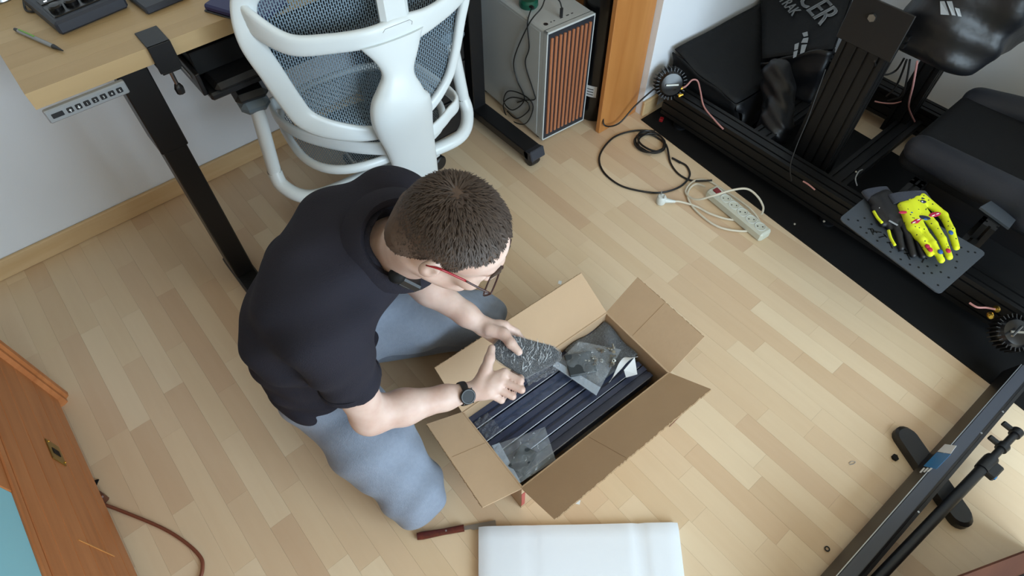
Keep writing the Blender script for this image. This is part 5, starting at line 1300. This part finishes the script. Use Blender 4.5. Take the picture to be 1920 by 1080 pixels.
# collar: stand and folded leaf around the neck, open at the front
na = c7+fdir*.028+A(0, 0, -.015); nax = nrm(Hd(-.03, 0, -.06)-na+A(0, 0, .02)); Fn = frame(nax, fdir)
gr = []
fw_ = nrm(fdir-nax*(fdir@nax)); sw_ = np.cross(nax, fw_)
for k in range(33):
    a = math.radians(-152+304*k/32)+math.pi; c, q = math.cos(a), math.sin(a); row = []
    front = max(0, math.cos(a)); dz = -.055*front**2
    for rr, zz in ((.073, .0), (.075, .030), (.081, .038), (.090, .030), (.107, -.002-.018*front)):
        row.append(na+fw_*c*rr*1.08+sw_*q*rr+nax*(zz+dz)+fw_*.012*front)
    gr.append(row)
cmb = MB().sheet(gr, .003); cV, cF = np.array(cmb.v), list(cmb.f); cmb.build('collar', 'shirt', sh_, smooth=60)
# trousers
j = SDF()
j.cap(hipR+A(0, 0, .02), hipL+A(0, 0, .02), .112, .112, .04); j.ell(pelv-fdir*.03+A(0, 0, -.05), (.13, .17, .12), np.stack([fdir, lat, A(0, 0, 1)], 1), .04)
tm = hipR+(kneR-hipR)*.55+A(-.0, 0, .03); j.cap(hipR, tm, .112, .106, .05); j.cap(tm, kneR+A(0, .01, .012), .106, .090, .05)
tl = hipL+(kneL-hipL)*.5+A(0, 0, .04); j.cap(hipL, tl, .112, .102, .04); j.cap(tl, kneL+A(0, 0, .01), .102, .082, .04)
j.cap(kneR+A(-.012, 0, -.012), ankR+A(-.04, -.02, 0), .074, .064, .010); j.cap(kneL+A(-.01, 0, -.02), ankL, .078, .060, .012)
j.half(A(0, 0, .004), A(0, 0, -1))
def jf(p):
    d = .004*np.sin((p[:, 0]*.6+p[:, 1])*48+p[:, 2]*30)*np.sin(p[:, 0]*33-p[:, 2]*26)
    d += .003*np.sin(p[:, 1]*70-p[:, 0]*35+p[:, 2]*25)*np.exp(-((p-kneR)**2).sum(1)/.02)+.005*np.sin(p[:, 0]*75+p[:, 1]*30)*np.exp(-((p-kneL)**2).sum(1)/.02)
    d += .006*np.sin(p[:, 0]*55+p[:, 1]*60)*np.exp(-((p-hipR-A(.05, -.05, .05))**2).sum(1)/.01)
    return d
V, F = j.mesh((-.16, .40, -.006), (.80, 1.30, .46), .0052, jf)
tr = np_obj('jeans', V, F, 'jeans', per, label='faded grey blue jeans')
for a_, t_ in ((ankR, toeR), (ankL, toeL)):
    MB().sweep([a_-nrm(t_-a_)*.03, a_, a_+(t_-a_)*.6, t_], [.035, .042, .045, .03], [.035, .04, .032, .022], 14).build('sock', 'black_fabric', per, smooth=180)
# hair: short shell plus strands radiating from the crown
hs = SDF()
hs.ell(Hd(-.014, 0, .047), A(.106, .0825, .094)*HS, HR, .02); hs.ell(Hd(.028, 0, .056), A(.060, .066, .058)*HS, HR, .02)
hs.cap(Hd(-.07, -.03, -.02), Hd(-.07, .03, -.02), .042, .042, .03)
hn = nrm(HR@A(.52, 0, -.86)); hs.half(Hd(.0, 0, .006), hn, .006)
def hcut(p):
    q = (p-HO)@HR/HS; return np.where(q[:, 0] > .03, .104+.28*np.abs(q[:, 1])*0-(q[:, 2])+.10*(q[:, 0]-.09)*0+(.010-.55*np.abs(q[:, 1])-.7*np.maximum(q[:, 1], 0))-.0, -1.0)
hs.ops.append(('i', 0, hcut, None, None))
for s_ in (-1, 1): hs.ell(Hd(-.012, s_*.09, .0), A(.025, .03, .038)*HS, HR, .006, 's')
V, F = hs.mesh(HO-.18, HO+.19, .0036, lambda p: .0012*np.sin(p[:, 0]*420+p[:, 1]*300)*np.sin(p[:, 2]*380))
hr = np_obj('hair', V, F, 'hair_short', per, label='short brown hair')
random.seed(5); st = MB(); whorl = A(-.052, .006, .12)
idx = rng.choice(len(V), 11000); Vl = (V-HO)@HR
for i in idx:
    p = Vl[i]; nn = nrm(p-A(-.01, 0, .03)); top = np.clip((p[2]-.05)/.06, 0, 1)
    if p[2] < .0 and random.random() < .6: continue
    out = p-whorl; dirv = out-nn*(out@nn); dist = np.linalg.norm(dirv); dirv = dirv/(dist+1e-6)
    dirv = nrm(dirv+np.array([random.gauss(0, .35) for _ in range(3)])+A(.25*top, 0, 0)); dirv = nrm(dirv-nn*(dirv@nn))
    L_ = (.006+.015*top*(1 if p[0] < .04 else .25))*random.uniform(.7, 1.2); w_ = .0009+.0007*top; sv = np.cross(dirv, nn)
    lift = .25+.25*top
    p0, p1, p2 = p-nn*.002, p+dirv*L_*.55+nn*L_*lift*.55, p+dirv*L_+nn*L_*lift*.55
    o_ = len(st.v)
    for q in (p0-sv*w_, p0+sv*w_, p1-sv*w_*.8, p1+sv*w_*.8, p2): st.v.append(HO+HR@q)
    st.f += [(o_, o_+1, o_+3, o_+2), (o_+2, o_+3, o_+4)]
st.build('strands', 'hair', hr, kind='stuff', fixn=False, smooth=180)
# glasses
gl = MB().tube([Hd(-.024, -.086, .016), Hd(-.002, -.0885, .034), Hd(.03, -.080, .026), Hd(.055, -.075, .022)], .0022, 8, smooth=4).build('glasses', 'frame_red', per, label='red and dark brown framed glasses', smooth=180)
MB().tube([Hd(-.024, .086, .016), Hd(-.002, .0885, .034), Hd(.03, .080, .026), Hd(.055, .075, .022)], .0022, 8, smooth=4).build('temple', 'frame_red', gl, smooth=180)
for s_ in (-1, 1):
    MB().tube([Hd(.054, s_*.0752, .022), Hd(.085, s_*.071, .018), Hd(.112, s_*.066, .014)], .002, 8, smooth=4).build('temple', 'frame_dark', gl, smooth=180)
    rim = [Hd(.116-.1*abs(y_-.0)*.12, s_*y_, z_) for y_, z_ in ((.010, .012), (.014, .016), (.038, .018), (.062, .016), (.066, .011), (.062, -.012), (.055, -.018), (.038, -.019), (.020, -.017), (.013, -.008))]
    MB().tube(rim, .0017, 8, True, 3).build('rim', 'frame_dark', gl, smooth=180)
    MB().slab(rim, .001).build('lens', 'lens', gl, smooth=0)
MB().tube([Hd(.115, -.010, .010), Hd(.121, 0, .012), Hd(.115, .010, .010)], .0017, 8, smooth=4).build('bridge', 'frame_dark', gl, smooth=180)
# watch
fa = nrm(wrR-elR); wc0 = wrR-fa*.0; Fw_ = frame(fa); vdir = nrm(CAM-wc0); vdir = nrm(vdir-fa*(vdir@fa)); sd_ = np.cross(fa, vdir)
wn = nrm(vdir*.9+sd_*.25); wt = np.cross(fa, wn)
pts = [wc0+(wn*math.cos(a)*.0295+wt*math.sin(a)*.0295) for a in np.linspace(0, 2*math.pi, 32, endpoint=False)]
wb = MB().sweep(pts, .0095, .002, 8, True, up=wn, fixed_up=False).build('watch', 'watch_black', per, label='black sports watch on the right wrist', smooth=60)
wf_ = wc0+wn*.029
MB().lathe(wf_, wn, [(0, 0), (.019, 0), (.0205, .003), (.0205, .009), (.0185, .0115), (.016, .0115), (.0155, .0095), (0, .0095)], 32).build('watch_case', 'watch_black', wb)
MB().lathe(wf_+wn*.0093, wn, [(0, 0), (.0155, 0), (.0155, .0008), (0, .001)], 28).build('watch_glass', 'watch_glass', wb)
for a in (.6, -.6, 2.54): MB().cyl(wf_+(fa*math.sin(a)+wt*math.cos(a))*.020+wn*.006, wf_+(fa*math.sin(a)+wt*math.cos(a))*.0235+wn*.006, .002, n=8).build('watch_button', 'watch_black', wb)
# clip-on microphone
bv = caster([(shV, shF), (cV, cF)]); mc = hit(bv, 768, 527)[0]+nrm(CAM-hit(bv, 768, 527)[0])*.012
t = thing('clip_microphone', mc-A(0, 0, .02), 'small black clip-on microphone on the shirt collar', 'microphone')
Rm = frame(nrm(A(.5, -.3, -.7)))
MB().box(mc, (.05, .027, .02), Rm, .004).build('transmitter', 'black_plastic', t)
MB().ball(mc-Rm[:, 0]*.022+A(-.004, .004, .006), (.02, .018, .016), 14).build('foam_windscreen', 'black_fabric', t, smooth=180)
MB().box(mc+A(-.012, .004, -.006), (.03, .012, .006), Rm, .002).build('clip', 'black_metal', t)
